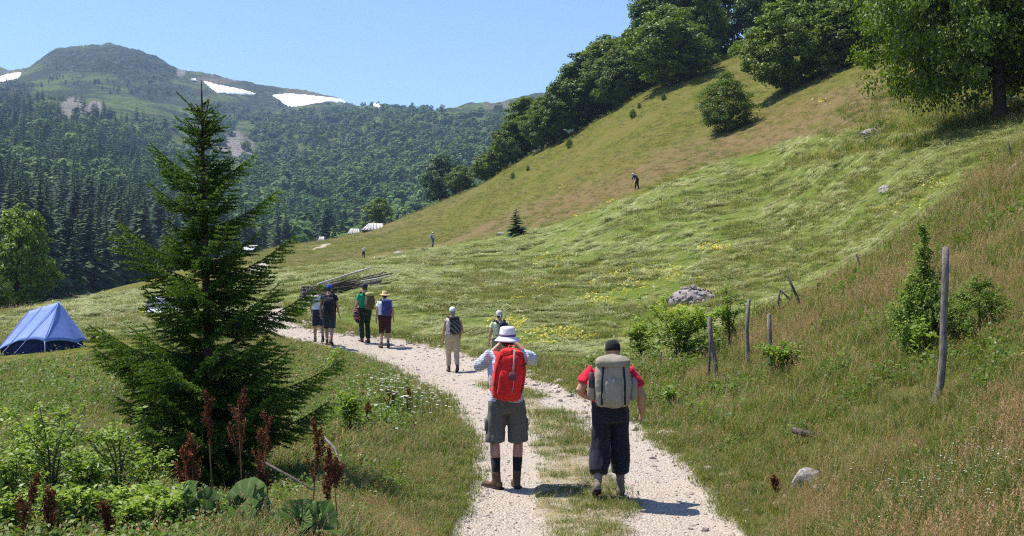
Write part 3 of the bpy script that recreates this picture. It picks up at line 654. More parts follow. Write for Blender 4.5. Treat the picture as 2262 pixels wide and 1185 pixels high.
# tree line along the ridge of the right hill: (base px, base py, top py, width px, mesh, label)
TL = [
 (1018, 428, 362, 62, 0, 'small round tree at the lower end of the ridge tree line'),
 (1072, 396, 332, 60, 1, 'rounded low tree second from the lower end of the ridge tree line'),
 (1098, 385, 300, 66, 3, 'bushy tree third from the lower end of the ridge tree line'),
 (1132, 364, 262, 84, 0, 'leafy tree in the lower part of the ridge tree line'),
 (1160, 345, 205, 90, 2, 'tall slim tree rising above the lower ridge tree line'),
 (1198, 330, 215, 96, 1, 'broad tree left of the dark beech on the ridge'),
 (1232, 316, 175, 80, 2, 'slim tree tucked beside the dark beech on the ridge'),
 (1275, 272, 100, 150, 3, 'dark cone shaped beech with visible trunk on the ridge skyline'),
 (1335, 240, 62, 110, 2, 'tall pointed tree on the ridge skyline right of the dark beech'),
 (1365, 225, 85, 110, 0, 'leafy tree filling the gap on the ridge skyline'),
 (1405, 205, 55, 120, 1, 'bright tree touching the big round crown on the ridge'),
 (1478, 192, 12, 185, 0, 'largest round sunlit tree at the meadow edge of the ridge wood'),
 (1432, 150, -70, 120, 2, 'dark tall tree behind the largest round ridge tree'),
 (1545, 128, -60, 110, 1, 'tree standing right behind the largest round ridge tree'),
 (1500, 120, -90, 150, 0, 'tree deeper in the wood at the top edge of the picture'),
 (1690, 66, -150, 160, 0, 'tree closing the top of the open meadow corridor'),
 (1765, 60, -150, 170, 1, 'tree behind the big round bush tree on the upper slope'),
 (1735, 206, -6, 190, 0, 'big round tree with low dark skirt on the upper slope'),
 (1850, 160, 10, 120, 2, 'loose tree right of the big round tree on the upper slope'),
 (1892, 138, -60, 130, 1, 'tree in the gap left of the large overhanging beech'),
 (1840, 120, -120, 150, 3, 'tree in the upper wood left of the large overhanging beech'),
 (1975, 120, -130, 160, 0, 'tree of the upper wood half hidden by the overhanging beech'),
 (2080, 130, -140, 180, 1, 'dark tree of the upper wood behind the overhanging beech'),
 (2190, 140, -150, 190, 2, 'dark tree at the far right of the upper wood'),
]
for i, (bx, by, ty, w, mi, lab) in enumerate(TL):
    P = gpix(bx, by)
    if P.y > 330: P = at(bx, 260)
    s = P.y / FPX; h = (by - ty) * s; wid = w * s; ref = {0: .80, 1: .80, 2: .54, 3: .68}[mi]
    put_tree('broadleaf_tree', BR[mi], P - Vector((0, 0, .15)), h, wid / h / ref, lab, 'tree', 'trees of the wood along the ridge', i * 1.7)
# more depth in the wood behind the skyline
for i in range(34):
    u = random.uniform(.06, .5); y = random.uniform(185, 260); x = u * y; 
    px = CX + FPX * u
    if px < 1300 or px > 2300 or 1560 < px < 1690: continue
    h = random.uniform(13, 19)
    put_tree('broadleaf_tree', BR[i % 4], Vector((x, y, hz(x, y) - .3)), h, 1.0, 'tree of the wood behind the front row on the ridge', 'tree', 'deep wood behind the ridge tree line')
def shape_tree(name, kind, px, py, top, w, label, cat='tree', **k):
    P = gpix(px, py); s = P.y / FPX; h = (py - top) * s; ref = {0: .80, 1: .80, 2: .54, 3: .68}.get(kind, .8)
    return put_tree(name, BR[kind] if isinstance(kind, int) else kind, P - Vector((0, 0, .1)), h, w * s / h / ref, label, cat, **k)
PALE = broad_tree(150, 60, .04, [(.06, .16), (.2, .36), (.45, .42), (.7, .33), (.9, .16), (1, .04)], .02, .09, 'pale_leaf', 5)
BUSH = broad_tree(330, 75, .022, [(.0, .05), (.06, .16), (.2, .36), (.45, .42), (.7, .33), (.88, .17), (1, .03)], .012, .085, 'beech', 6, trunk_h=.05)
DARKT = broad_tree(120, 60, .045, [(.22, .12), (.35, .36), (.55, .44), (.75, .38), (.92, .2), (1, .05)], .026, .09, 'beech', 8)
SUNT = broad_tree(240, 60, .032, ROUND, .02, .075, 'maple', 9)
shape_tree('broadleaf_tree', PALE, 975, 440, 332, 88, 'pale silvery leaved tree standing alone on the meadow skyline')
shape_tree('broadleaf_tree', DARKT, 838, 501, 437, 56, 'small dark round tree beside the white roofed huts')
shape_tree('bush', BUSH, 1604, 292, 160, 116, 'round dark green bush alone on the open slope', 'bush')
P = Vector(((40 - CX) / FPX * 88, 88, hz((40 - CX) / FPX * 88, 88))); zt = EYE + (HY - 452) / FPX * 88
put_tree('broadleaf_tree', SUNT, P, zt - P.z, (150 * 88 / FPX) / (zt - P.z) / .8, 'bright yellow green broadleaf tree at the left edge before the spruces')
P = Vector(((-20 - CX) / FPX * 78, 78, hz((-20 - CX) / FPX * 78, 78)))
put_tree('bush', BUSH, P, 3.2, 1.2, 'low bright bush at the far left edge of the meadow', 'bush')
# saplings scattered on the hillside
for px, py, h, lab in ((1133, 396, 16, 'tiny dark sapling left of the pair near the ridge'), (1166, 378, 13, 'tiny dark sapling above the leftmost one near the ridge'), (1257, 328, 22, 'dark upright sapling below the ridge trees'), (1238, 318, 15, 'thin sapling just left of the dark upright one'), (1250, 304, 16, 'sapling at the edge of the ridge tree shadow'), (1398, 262, 22, 'light green sapling in the middle of the upper slope'), (1412, 240, 14, 'small sapling above the light green one'), (1466, 222, 17, 'light round sapling below the largest ridge tree'), (1583, 105, 30, 'small bush at the upper meadow edge'), (1233, 298, 18, 'bushy sapling on the shaded edge of the ridge')):
    shape_tree('sapling', BUSH, px, py, py - h, h * .7, lab, 'sapling', group='saplings on the open slope')
YS = conifer_mesh(13, 9, .3, .36, 5, 'crown', 'conifer_young')
P = gpix(1140, 522); o = empty('young_spruce', P); h = 60 * P.y / FPX; o.scale = (h * 1.45, h * 1.45, h * 1.05); link('crown', YS, o); link('trunk', SPT, o)
tag(o, 'small dense young spruce alone on the mown meadow edge', 'spruce')
# the two large beeches at the right edge
P = at(2218, 44.0); P2 = at(2300, 47.0)
BIGS = [(.075, .10), (.10, .30), (.16, .42), (.3, .47), (.5, .46), (.7, .40), (.88, .24), (1, .06)]
bc = broad_tree(1150, 105, .0108, BIGS, .019, .055, 'beech', 12, .2, (-.16, 0), 22, keep=lambda c: not (c[2] < .17 and c[0] > -.16 and c[1] < .06) and not (c[2] < .13 and c[0] > -.08))
put_tree('beech_tree', bc, P - Vector((0, 0, .3)), 17.0, .70, 'large overhanging beech with thick leaning trunk at the right', 'tree', None, 0.0)
bc2 = broad_tree(420, 70, .014, BIGS, .022, .06, 'beech', 13, .2, (.05, 0), 20)
put_tree('beech_tree', bc2, P2 - Vector((0, 0, .3)), 16.0, .95, 'second beech trunk cut off by the right picture edge', 'tree', None, 2.0)
print('trees', round(time.time() - T0, 1))
# ------------------------------------------------------------------ the tall young spruce in the foreground
def young_spruce(base, H, label):
    root = empty('young_spruce', base)
    t = MB(); zz = np.linspace(-.1, H, 16)
    def tx(z): return np.array([.03 * math.sin(z * 1.3) + (.05 * max(0, z - H + .5) * -1.2), .02 * math.cos(z), z])
    t.tube([tx(z) for z in zz], [.062 * (1 - max(z, 0) / H) ** .8 + .0055 for z in zz], 8)
    t.build('trunk', M['bark_spruce'], root, True)
    prof = np.array([(.1, .5), (.35, .78), (.6, .95), (.9, 1.12), (1.2, 1.18), (1.5, 1.15), (1.75, 1.12), (1.95, .85), (2.15, .78), (2.35, .92), (2.55, .88), (2.72, .52), (2.9, .50), (3.08, .62), (3.25, .66), (3.42, .58), (3.55, .28), (3.72, .32), (3.86, .38), (3.98, .34), (4.1, .3)])
    sc = H / 4.55; jobs = []
    for z in (.12, .32, .55, .8, 1.06, 1.34, 1.62, 1.92, 2.25, 2.55, 2.85, 3.1, 3.36, 3.6, 3.78, 3.95, 4.1):
        R = np.interp(z, prof[:, 0], prof[:, 1]); nb = 11 if z < 2 else 9 if z < 3 else 6; a0 = rng.random() * 6.283
        for k in range(nb):
            a = a0 + 6.283 * k / nb + rng.normal() * .2
            jobs.append((z + rng.normal() * .04, a, R * (.45 + .64 * rng.random()) * (.85 if math.cos(a) < -.3 and z < 1.4 else 1.0)))
        for k in range(5): jobs.append((z + .06 + .16 * rng.random(), rng.random() * 6.283, R * (.25 + .25 * rng.random())))
    for z, x, y in ((2.38, -1.05, .1), (2.95, .84, 0), (2.42, 1.02, -.1), (1.92, 1.25, 0), (1.25, 1.45, .1), (1.6, -1.32, .05), (1.35, -1.15, -.3), (3.42, .58, .0), (3.45, -.6, 0), (.85, 1.35, -.3), (3.95, -.36, .1), (3.95, .3, -.1)):
        jobs.append((z, math.atan2(y, x), math.hypot(x, y)))
    for z, a, L in jobs:
        z *= sc; L *= sc; d = np.array([math.cos(a), math.sin(a), 0]); side = np.array([-d[1], d[0], 0]); f = z / H
        a1 = np.interp(f, [0, .3, .5, .7, .85, 1], [-.12, .04, .2, .42, .6, 1.0]) + rng.normal() * .06; c1 = np.interp(f, [0, .4, .75, 1], [.16, .2, .18, -.1])
        p = lambda t: tx(z) + d * L * t * (1 - .12 * abs(a1)) + np.array([0, 0, L * (a1 * t + c1 * t * t - .12 * math.sin(t * 3.14) * (1 - f))])
        S = []; TP = []; ts = np.linspace(0, 1, 9); ax = [p(t) for t in ts]
        S += [(ax[i], ax[i + 1], .5 if i < 2 else 1.2) for i in range(8)]; TP += [(i / 8 * .8, (i + 1) / 8 * .8) for i in range(8)]
        t_ = .10; sd = 1
        while t_ < .97 and (z < 3.75 * sc or t_ < .45):
            l = (.42 * L * (1 - t_) ** .7 + .07) * (.7 + .5 * rng.random()) * min(1, .35 + t_ * 2.2)
            tan = p(min(t_ + .02, 1)) - p(t_); tan /= np.linalg.norm(tan)
            for sd in (1, -1):
                dr = tan * .72 + side * sd * (.75 + .2 * rng.random()) + np.array([0, 0, -.30 - .35 * rng.random() * (1 - f)]); dr /= np.linalg.norm(dr)
                q0 = p(t_ + .01 * rng.random()); q1 = q0 + dr * l * .55; q2 = q1 + (dr + np.array([0, 0, -.12]) + tan * .25) * l * .45
                S += [(q0, q1, 1.0), (q1, q2, 1.15)]; TP += [(t_ * .5, .3 + .4 * t_), (.3 + .4 * t_, .65 + .35 * t_)]
                if l > .13:
                    for g in (.3, .5, .72):
                        for s2 in (1, -1):
                            d2 = dr * .75 + np.cross(dr, (0, 0, 1.0)) * s2 * .7 + np.array([0, 0, -.15]); b0 = q0 + (q2 - q0) * g
                            S.append((b0, b0 + d2 / np.linalg.norm(d2) * l * .42 * (1.1 - g), 1.0)); TP.append((.25 + .4 * t_, .5 + .45 * t_))
            t_ += max(.03, .052 / L)
        A = np.array([s[0] for s in S]); B = np.array([s[1] for s in S]); dn = np.array([s[2] for s in S]); ln = np.linalg.norm(B - A, axis=1)
        b = MB(); nseg = len(S)
        T = (B - A) / (ln[:, None] + 1e-9); ref = np.where(np.abs(T[:, 2:3]) > .9, [[1.0, 0, 0]], [[0, 0, 1.0]]); U = np.cross(T, ref); U /= np.linalg.norm(U, axis=1)[:, None]; Wv = np.cross(T, U)
        r = np.where(np.arange(nseg) < 8, np.linspace(.011, .003, nseg)[:1].repeat(nseg) * .6, .0016)[:, None]
        tri = []
        for k in range(3):
            o = (U * math.cos(k * 2.094) + Wv * math.sin(k * 2.094)) * r; tri += [A + o, B + o * .6]
        V = np.stack(tri, 1).reshape(-1, 3); i = np.arange(nseg)[:, None] * 6
        Q = np.concatenate([i + [0, 2, 3, 1], i + [2, 4, 5, 3], i + [4, 0, 1, 5]])
        b.add(V, None, Q, 0)
        nn = np.maximum(3, ln * dn * 265).astype(int); idx = np.repeat(np.arange(nseg), nn); n = len(idx); h = rng.random(n)[:, None]
        C = A[idx] + (B - A)[idx] * h; th = rng.random(n) * 6.283
        rd_ = U[idx] * np.cos(th)[:, None] + Wv[idx] * np.sin(th)[:, None]; rd_[:, 2] += .25
        D = rd_ * .75 + T[idx] * .75; D /= np.linalg.norm(D, axis=1)[:, None]; l = (.019 + .012 * rng.random(n))[:, None]
        sd = np.cross(D, rng.normal(size=(n, 3))); sd /= np.linalg.norm(sd, axis=1)[:, None] + 1e-9; wv = .0046
        V = np.stack([C - sd * wv, C + sd * wv, C + D * l], 1).reshape(-1, 3); b.add(V, np.arange(n * 3).reshape(-1, 3), None, 1)
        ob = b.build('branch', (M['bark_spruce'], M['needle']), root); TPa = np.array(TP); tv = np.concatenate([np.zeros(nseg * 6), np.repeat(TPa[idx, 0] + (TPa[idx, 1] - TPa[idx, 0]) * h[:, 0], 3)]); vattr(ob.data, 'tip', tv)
    return tag(root, label, 'spruce')
sb_ = at(455, 10.8)
young_spruce(sb_ - Vector((0, 0, .03)), EYE + (HY - 172) / FPX * 10.8 - sb_.z, 'tall young spruce with sparse layered branches in the left foreground')
print('spruce', round(time.time() - T0, 1))

# ------------------------------------------------------------------ grass
M['grass_green'] = leaf_mat('grass_blades', [(0, (.058, .096, .010)), (.5, (.112, .155, .017)), (.84, (.19, .205, .035)), (1, (.35, .29, .10))], .35, .5, .3, .35, (.5, (.72, .82, .6)))
M['grass_dry'] = leaf_mat('dry_grass_blades', [(0, (.18, .125, .045)), (.5, (.34, .245, .10)), (1, (.56, .44, .22))], .35, .6, .25, .3)
M['seed'] = leaf_mat('grass_seed_heads', [(0, (.22, .12, .055)), (.5, (.38, .25, .12)), (1, (.56, .43, .23))], .35, .7, .2, .3)
M['hay'] = leaf_mat('cut_hay', [(0, (.15, .18, .05)), (.5, (.31, .335, .13)), (1, (.57, .565, .32))], .3, .6, .3, .5)
M['herb'] = leaf_mat('herb_leaves', [(0, (.05, .10, .012)), (.6, (.11, .18, .022)), (1, (.20, .28, .045))], .35, .5, .3, .4)
def blades(b, n, l0, l1, w, spread, lean, m=0, base=.06, seg=3):
    a = rng.random(n) * 6.283; r = base * np.sqrt(rng.random(n)); l = l0 + (l1 - l0) * rng.random(n); d = rng.random(n) * 6.283; ln = lean * (.3 + rng.random(n))
    P0 = np.stack([r * np.cos(a), r * np.sin(a), np.zeros(n)], 1); D = np.stack([np.cos(d), np.sin(d), np.zeros(n)], 1); S = np.stack([-np.sin(d), np.cos(d), np.zeros(n)], 1)
    V = []; tip = None
    for i in range(seg + 1):
        t = i / seg; c = P0 + D * (l * ln * t ** 1.8)[:, None] + np.array([0, 0, 1]) * (l * t * (1 - .35 * ln * t))[:, None]; ww = w * (1 - t ** 1.5) * .5 + .0004
        V += [c - S * ww, c + S * ww]; tip = c
    V = np.stack(V, 1); k = 2 * (seg + 1); V = V.reshape(-1, 3); i0 = np.arange(n)[:, None] * k; Q = np.concatenate([i0 + [2 * i, 2 * i + 1, 2 * i + 3, 2 * i + 2] for i in range(seg)])
    b.add(V, None, Q, m); return tip, D
def grass_proto(n, l0, l1, w, lean, dry=0, seeds=0, base=.06, sl=(.4, .6), seedn=14):
    b = MB(); blades(b, n, l0, l1, w, .1, lean, 0, base)
    if dry: blades(b, dry, l0, l1 * 1.2, w * .8, .1, lean, 1, base)
    if seeds:
        tip, D = blades(b, seeds, sl[0], sl[1], .003, .1, .45, 1, base)
        k = seedn; idx = np.repeat(np.arange(seeds), k); f = np.tile(np.arange(k) / k, seeds)
        C = tip[idx] + D[idx] * (.03 * f[:, None] - .01) + np.stack([rng.normal(0, .007, len(idx)), rng.normal(0, .007, len(idx)), -.10 * f + .012 * rng.normal(size=len(idx))], 1)
        b.leaves(C, rng.normal(size=(len(idx), 3)), .021, .45, 2, .1, np.tile([[.3, 0, 1.0]], (len(idx), 1)))
    return b.mesh('grass_clump', (M['grass_green'], M['grass_dry'], M['seed']))
def sample(n, y0, y1, u0=-.56, u1=.56):
    u = u0 + (u1 - u0) * rng.random(n); y = np.exp(math.log(y0) + math.log(y1 / y0) * rng.random(n)); return u * y, y
def on_ground(x, y, dz=-.01): return np.stack([x, y, G.h(x, y) + dz], 1)
tent_at = gpix(80, 779)
def trim(x, y):
    d = np.minimum(dist_line(x, y, R_[:9]), dist_line(x, y, L_[:9])); dt = np.hypot(x - tent_at.x, (y - tent_at.y) * .7)
    return (.42 + .58 * sstep(.15, 1.1, d)) * (.22 + .78 * sstep(2.0, 5.0, dt)) * np.where((x < -3) & (y > 12), .72, 1.0)
TALLP = protos([grass_proto(44, .16, .40, .006, .9, 24, 8, .24, (.36, .58)), grass_proto(50, .16, .38, .007, .95, 20, 6, .24, (.36, .52)), grass_proto(40, .14, .36, .006, .9, 26, 10, .24, (.36, .6)), grass_proto(70, .15, .36, .007, .9, 8, 2, .24, (.36, .5))])
GREENP = protos([grass_proto(60, .12, .34, .007, .95, 16, 2, .24, (.34, .46)), grass_proto(74, .12, .32, .008, 1.0, 8, 0, .24), grass_proto(66, .12, .36, .007, .9, 12, 2, .24, (.34, .5))])
SHORTP = protos([grass_proto(80, .05, .14, .007, 1.0, 12, 0, .24), grass_proto(76, .05, .12, .007, 1.1, 20, 0, .24), grass_proto(84, .06, .16, .007, .9, 6, 0, .24), grass_proto(70, .05, .15, .006, 1.0, 14, 4, .24, (.16, .24), 6)])
x, y = sample(24000, 4.2, 36, -.76, .80); Z = zones(x, y)
edge = fbm(x / 2.2, y / 2.2, 91, 3); patchy = fbm(x / 1.9, y / 3.2, 93, 3) + .6 * fbm(x / .6, y / .9, 94, 2) + .10 * (y - 14) / 14
verge = (~Z['road']) & (~Z['mown']) & ~Z['bank'] & (x > -1.75 + .0 * y) & (x < 2) & (y < 17)
tall = (Z['bank'] & ~Z['road']) | verge
sc_ = np.clip(y / 13, .8, 1.6) * (.75 + .5 * rng.random(len(x))) * np.where(verge, .6, .70) * (1 + .45 * edge) * trim(x, y)
k = tall & (patchy > .05)
scatter('tall_seeding_grass', on_ground(x, y)[k], rz(k.sum(), .12), sc_[k], TALLP, 4, 'tall reddish seeding grass on the bank and verges of the track')
k = tall & (patchy <= .05)
scatter('tall_green_grass', on_ground(x, y)[k], rz(k.sum(), .12), sc_[k], GREENP, 3, 'tall green grass on the bank and verges of the track')
k = (~tall) & (~Z['mown']) & ((~Z['road']) | (Z['strip'] & (rng.random(len(x)) < .68 + .5 * edge))); sc_ = np.clip(y / 12, .75, 1.8) * (.7 + .6 * rng.random(len(x))) * (1 + .5 * edge) * np.where(Z['strip'], .66, 1) * np.where(Z['strip'], 1, trim(x, y))
scatter('short_meadow_grass', on_ground(x, y)[k], rz(k.sum(), .1), sc_[k], SHORTP, 4, 'short green grass on the meadow and in the middle of the track')
q_ = trim(x, y); x2, y2 = sample(9000, 5.5, 30, -.3, .4); q2 = trim(x2, y2); Z2 = zones(x2, y2); k = (q2 < .9) & ~Z2['road'] & ~Z2['mown']
scatter('verge_turf', on_ground(x2, y2)[k], rz(k.sum(), .1), (np.clip(y2 / 12, .7, 1.6) * (.5 + .5 * rng.random(len(x2))))[k], SHORTP, 4, 'short trodden turf along the track edges')
# further grass: verge beyond the hikers, fence side, upper slope tufts
x, y = sample(7000, 22, 80, -.56, .5); Z = zones(x, y); k = (~Z['mown']) & (~Z['road']); sc_ = np.clip(y / 16, 1.0, 3.5) * (.6 + .6 * rng.random(len(x))) * trim(x, y)
scatter('rough_grass', on_ground(x, y)[k], rz(k.sum(), .1), sc_[k], SHORTP, 4, 'rough grass beyond the track')
x, y = sample(15000, 62, 250, -.25, .5); Z = zones(x, y); k = (~Z['mown']) & (~Z['road']) & (fbm(x / 7, y / 11, 95, 4) > -.35); sc_ = np.clip(y / 42, 1.5, 4.5) * (.5 + .6 * rng.random(len(x)))
scatter('hillside_grass', on_ground(x, y)[k], rz(k.sum(), .1), np.stack([sc_, sc_, sc_ * .55], 1)[k], SHORTP, 4, 'uncut grass on the upper hillside')
# cut hay lying on the mown meadow
def hay_proto():
    b = MB(); n = 26; d = rng.normal(0, .55, n); l = .2 + .3 * rng.random(n); D = np.stack([np.cos(d), np.sin(d), np.zeros(n)], 1); S = np.stack([-D[:, 1], D[:, 0], np.zeros(n)], 1)
    C = np.stack([rng.normal(0, .2, n), rng.normal(0, .09, n), .012 + .05 * rng.random(n)], 1); V = []
    for t in (-.5, 0, .5):
        c = C + D * (l * t)[:, None] + np.array([0, 0, 1]) * ((.25 - t * t) * .16 * rng.random(n) + rng.normal(0, .015, n))[:, None]; V += [c - S * .006, c + S * .006]
    V = np.stack(V, 1).reshape(-1, 3); i = np.arange(n)[:, None] * 6; b.add(V, None, np.concatenate([i + [0, 1, 3, 2], i + [2, 3, 5, 4]])); return b.mesh('hay', (M['hay'],))
HAYP = protos([hay_proto() for _ in range(5)])
x, y = sample(90000, 20, 125, -.55, .56); Z = zones(x, y); wv_ = wisp(x, y); e_ = .15
gx_ = wisp(x + e_, y) - wisp(x - e_, y); gy_ = wisp(x, y + e_) - wisp(x, y - e_)
k = Z['mown'] & ~Z['road'] & (rng.random(len(x)) < .03 + .8 * wv_ ** 1.4); sc_ = np.clip(y / 30, .8, 2.8) * (.6 + .6 * rng.random(len(x)))
r_ = rz(len(x), .08); r_[:, 2] = np.arctan2(gx_, -gy_) + rng.normal(0, .35, len(x))
scatter('cut_hay', on_ground(x, y, .0)[k], r_[k], sc_[k], HAYP, 5, 'pale cut hay lying in rows on the mown meadow')
x, y = sample(12000, 20, 90, -.55, .56); Z = zones(x, y); k = Z['mown'] & ~Z['road'] & (fbm(x / 5, y / 7, 99, 3) > -.05); sc_ = np.clip(y / 20, .9, 3.0) * (.5 + .5 * rng.random(len(x)))
scatter('mown_stubble', on_ground(x, y)[k], rz(k.sum(), .1), sc_[k], SHORTP, 4, 'green stubble of the mown meadow')
# low herbs on the left slope and between the grass
def herb_proto(n, r, h, s, mat='herb'):
    b = MB(); C = np.stack([rng.normal(0, r, n), rng.normal(0, r, n), h * rng.random(n) ** .7], 1); b.leaves(C, rng.normal(size=(n, 3)) * .5 + [0, 0, 1], s * (.6 + .8 * rng.random(n)), .65); return b.mesh('herb', (M[mat],))
HERB = protos([herb_proto(26, .07, .12, .035), herb_proto(20, .08, .08, .045), herb_proto(30, .08, .2, .03)])
x, y = sample(25000, 5.0, 30, -.70, .70); Z = zones(x, y); k = (~Z['road']) & (~Z['mown']) & ((x < -1.6) | (fbm(x / 1.2, y / 1.2, 44, 3) > .12)) & (fbm(x / 1.7, y / 1.7, 45, 3) > -.12)
scatter('low_herbs', on_ground(x, y)[k], rz(k.sum(), .15), (np.clip(y / 11, .8, 2) * (.6 + .8 * rng.random(len(x))) * trim(x, y))[k], HERB, 3, 'low leafy herbs growing among the grass')
# daisies and small flowers
def daisy_proto(R, h, petals=9, col='white_petal'):
    b = MB(); b.tube([(0, 0, 0), (.01, 0, h)], [.0022, .0016], 4, m=1); a = np.arange(petals) * 6.283 / petals
    C = np.stack([.01 + R * .55 * np.cos(a), R * .55 * np.sin(a), np.full(petals, h)], 1); b.leaves(C, np.tile([[.05, -.35, 1.0]], (petals, 1)) + rng.normal(0, .08, (petals, 3)), R * .95, .55, 0, .05, C - [.01, 0, h])
    b.ell((.01, 0, h + .002), (R * .28, R * .28, R * .14), 6, 4, 2); return b.mesh('daisy', (M[col], M['grass_green'], M['yellow_leaf']))
DA = protos([daisy_proto(.024, .34), daisy_proto(.022, .28), daisy_proto(.026, .4)])
def pix_cloud(spots, n):
    out = []
    for (px, py, rx, ry, w) in spots:
        for _ in range(int(n * w)):
            q = gpix(px + rx * float(np.clip(rng.normal() * .5, -1.3, 1.3)), py + ry * float(np.clip(rng.normal() * .5, -1.3, 1.3))); out.append(q)
    return np.array(out)
Pd = pix_cloud([(890, 905, 90, 45, .5), (860, 880, 60, 30, .25), (960, 925, 50, 30, .2), (890, 960, 60, 30, .08)], 190)
scatter('daisies', Pd, rz(len(Pd), .12), .8 + .5 * rng.random(len(Pd)), DA, 3, 'white daisies flowering on the inner verge of the track')
TF = protos([daisy_proto(.007, .16, 5), daisy_proto(.006, .2, 5), daisy_proto(.008, .24, 5)])
Pd = pix_cloud([(2180, 1090, 130, 90, .6), (2050, 1140, 120, 60, .3), (1930, 1100, 120, 60, .1), (100, 1010, 120, 60, .1)], 900)
scatter('tiny_white_flowers', Pd, rz(len(Pd), .12), (.6 + .5 * rng.random(len(Pd))), TF, 3, 'tiny white flowers in the grass at lower right')
YL = protos([herb_proto(11, .2, .10, .14, 'yellow_leaf'), herb_proto(9, .13, .08, .18, 'yellow_leaf'), herb_proto(7, .2, .1, .14, 'yellow_leaf')])
Pd = pix_cloud([(1230, 735, 60, 20, .10), (1130, 715, 40, 12, .10), (1190, 755, 60, 18, .06), (1390, 622, 90, 26, .16), (1460, 600, 80, 20, .08), (1570, 550, 50, 8, .08), (1220, 585, 60, 20, .05), (1320, 665, 50, 10, .06), (2075, 410, 40, 20, .06), (1990, 465, 60, 14, .05), (1760, 690, 60, 20, .03), (1480, 690, 60, 14, .06), (1500, 668, 40, 12, .04), (1560, 650, 60, 20, .03), (1290, 750, 40, 12, .03), (1820, 228, 20, 6, .02), (1200, 625, 120, 30, .03), (2140, 245, 15, 10, .02), (340, 690, 30, 6, .02), (1500, 455, 300, 40, .03)], 240)
scatter('wilted_yellow_leaves', Pd + [0, 0, .02], rz(len(Pd), .2), (.55 + .7 * rng.random(len(Pd))) * np.clip(Pd[:, 1] / 45, .6, 1.6), YL, 3, 'wilted yellow leaves lying in patches on the mown meadow')
# gravel
def stone_mesh(seed, sub=1, name='stone', mats=None, flat=.6):
    bm = bmesh.new(); bmesh.ops.create_icosphere(bm, subdivisions=sub, radius=1.0)
    for v in bm.verts:
        c = v.co; v.co = c * (1 + .32 * mnoise.noise(c * 1.3 + Vector((seed * 7.1, seed, 3))) + .14 * mnoise.noise(c * 3.1 + Vector((seed, 9, seed * 2)))); v.co.z *= flat; v.co.x *= 1.2
        for pl in (Vector((.6, .5, .6)).normalized(), Vector((-.7, .2, .7)).normalized(), Vector((.1, -.8, .6)).normalized()):
            dd = v.co.dot(pl) - .78
            if dd > 0: v.co -= pl * dd * .8
    me = bpy.data.meshes.new(name); bm.to_mesh(me); bm.free()
    for m in (mats or (M['stone'],)): me.materials.append(m)
    return me
def stone_mat(name, a, bcol, c, sc=2.5):
    n = NT(name); v = n.obj(); oi = n.n('ObjectInfo'); f = n.noise(sc, v, 6, .65)
    col = n.mix(n.math('MULTIPLY', oi.outputs['Random'], .6), n.ramp(f, [(.3, a), (.5, bcol), (.7, c)]), bcol)
    sp = n.ramp(n.noise(sc * 4, v, 3), [(.58, 0.0), (.66, .6)])
    return n.surf(n.mix(sp, col, (.10, .10, .08)), .9, .2, n.bump(n.noise(sc * 6, v, 6), .5, .04))
M['stone'] = stone_mat('limestone', (.15, .14, .13), (.31, .29, .27), (.52, .49, .46))
M['gravel'] = stone_mat('gravel', (.34, .27, .22), (.50, .41, .35), (.66, .57, .50))
GP = protos([stone_mesh(i, 1, 'pebble', (M['gravel'],), .55) for i in range(5)])
x, y = sample(15000, 7.5, 44, -.26, .24); Z = zones(x, y); k = Z['road'] & (rng.random(len(x)) < np.where(Z['strip'], .25, .9))
ss = .0075 * np.clip(y / 10, .9, 3.0) * np.exp(rng.normal(0, .45, len(x)))
scatter('gravel', on_ground(x, y, .002)[k], rz(k.sum(), .4), ss[k], GP, 5, 'loose gravel lying on the track')
ed = np.array(R_ + L_); q = []
for pl, w, dn in ((R_, .35, 26), (L_, .2, 9)):
    for (x0, y0), (x1, y1) in zip(pl[:-1], pl[1:]):
        for _ in range(max(2, int(math.hypot(x1 - x0, y1 - y0) * dn))):
            t = rng.random(); q.append((x0 + (x1 - x0) * t + rng.normal() * w, y0 + (y1 - y0) * t + rng.normal() * w))
q = np.array(q); scatter('roadside_stones', on_ground(q[:, 0], q[:, 1], .0), rz(len(q), .5), .025 * np.exp(rng.normal(0, .5, len(q))) * np.clip(q[:, 1] / 14, .9, 1.6), GP, 5, 'small pale stones lining the track edge')
print('grass', round(time.time() - T0, 1))
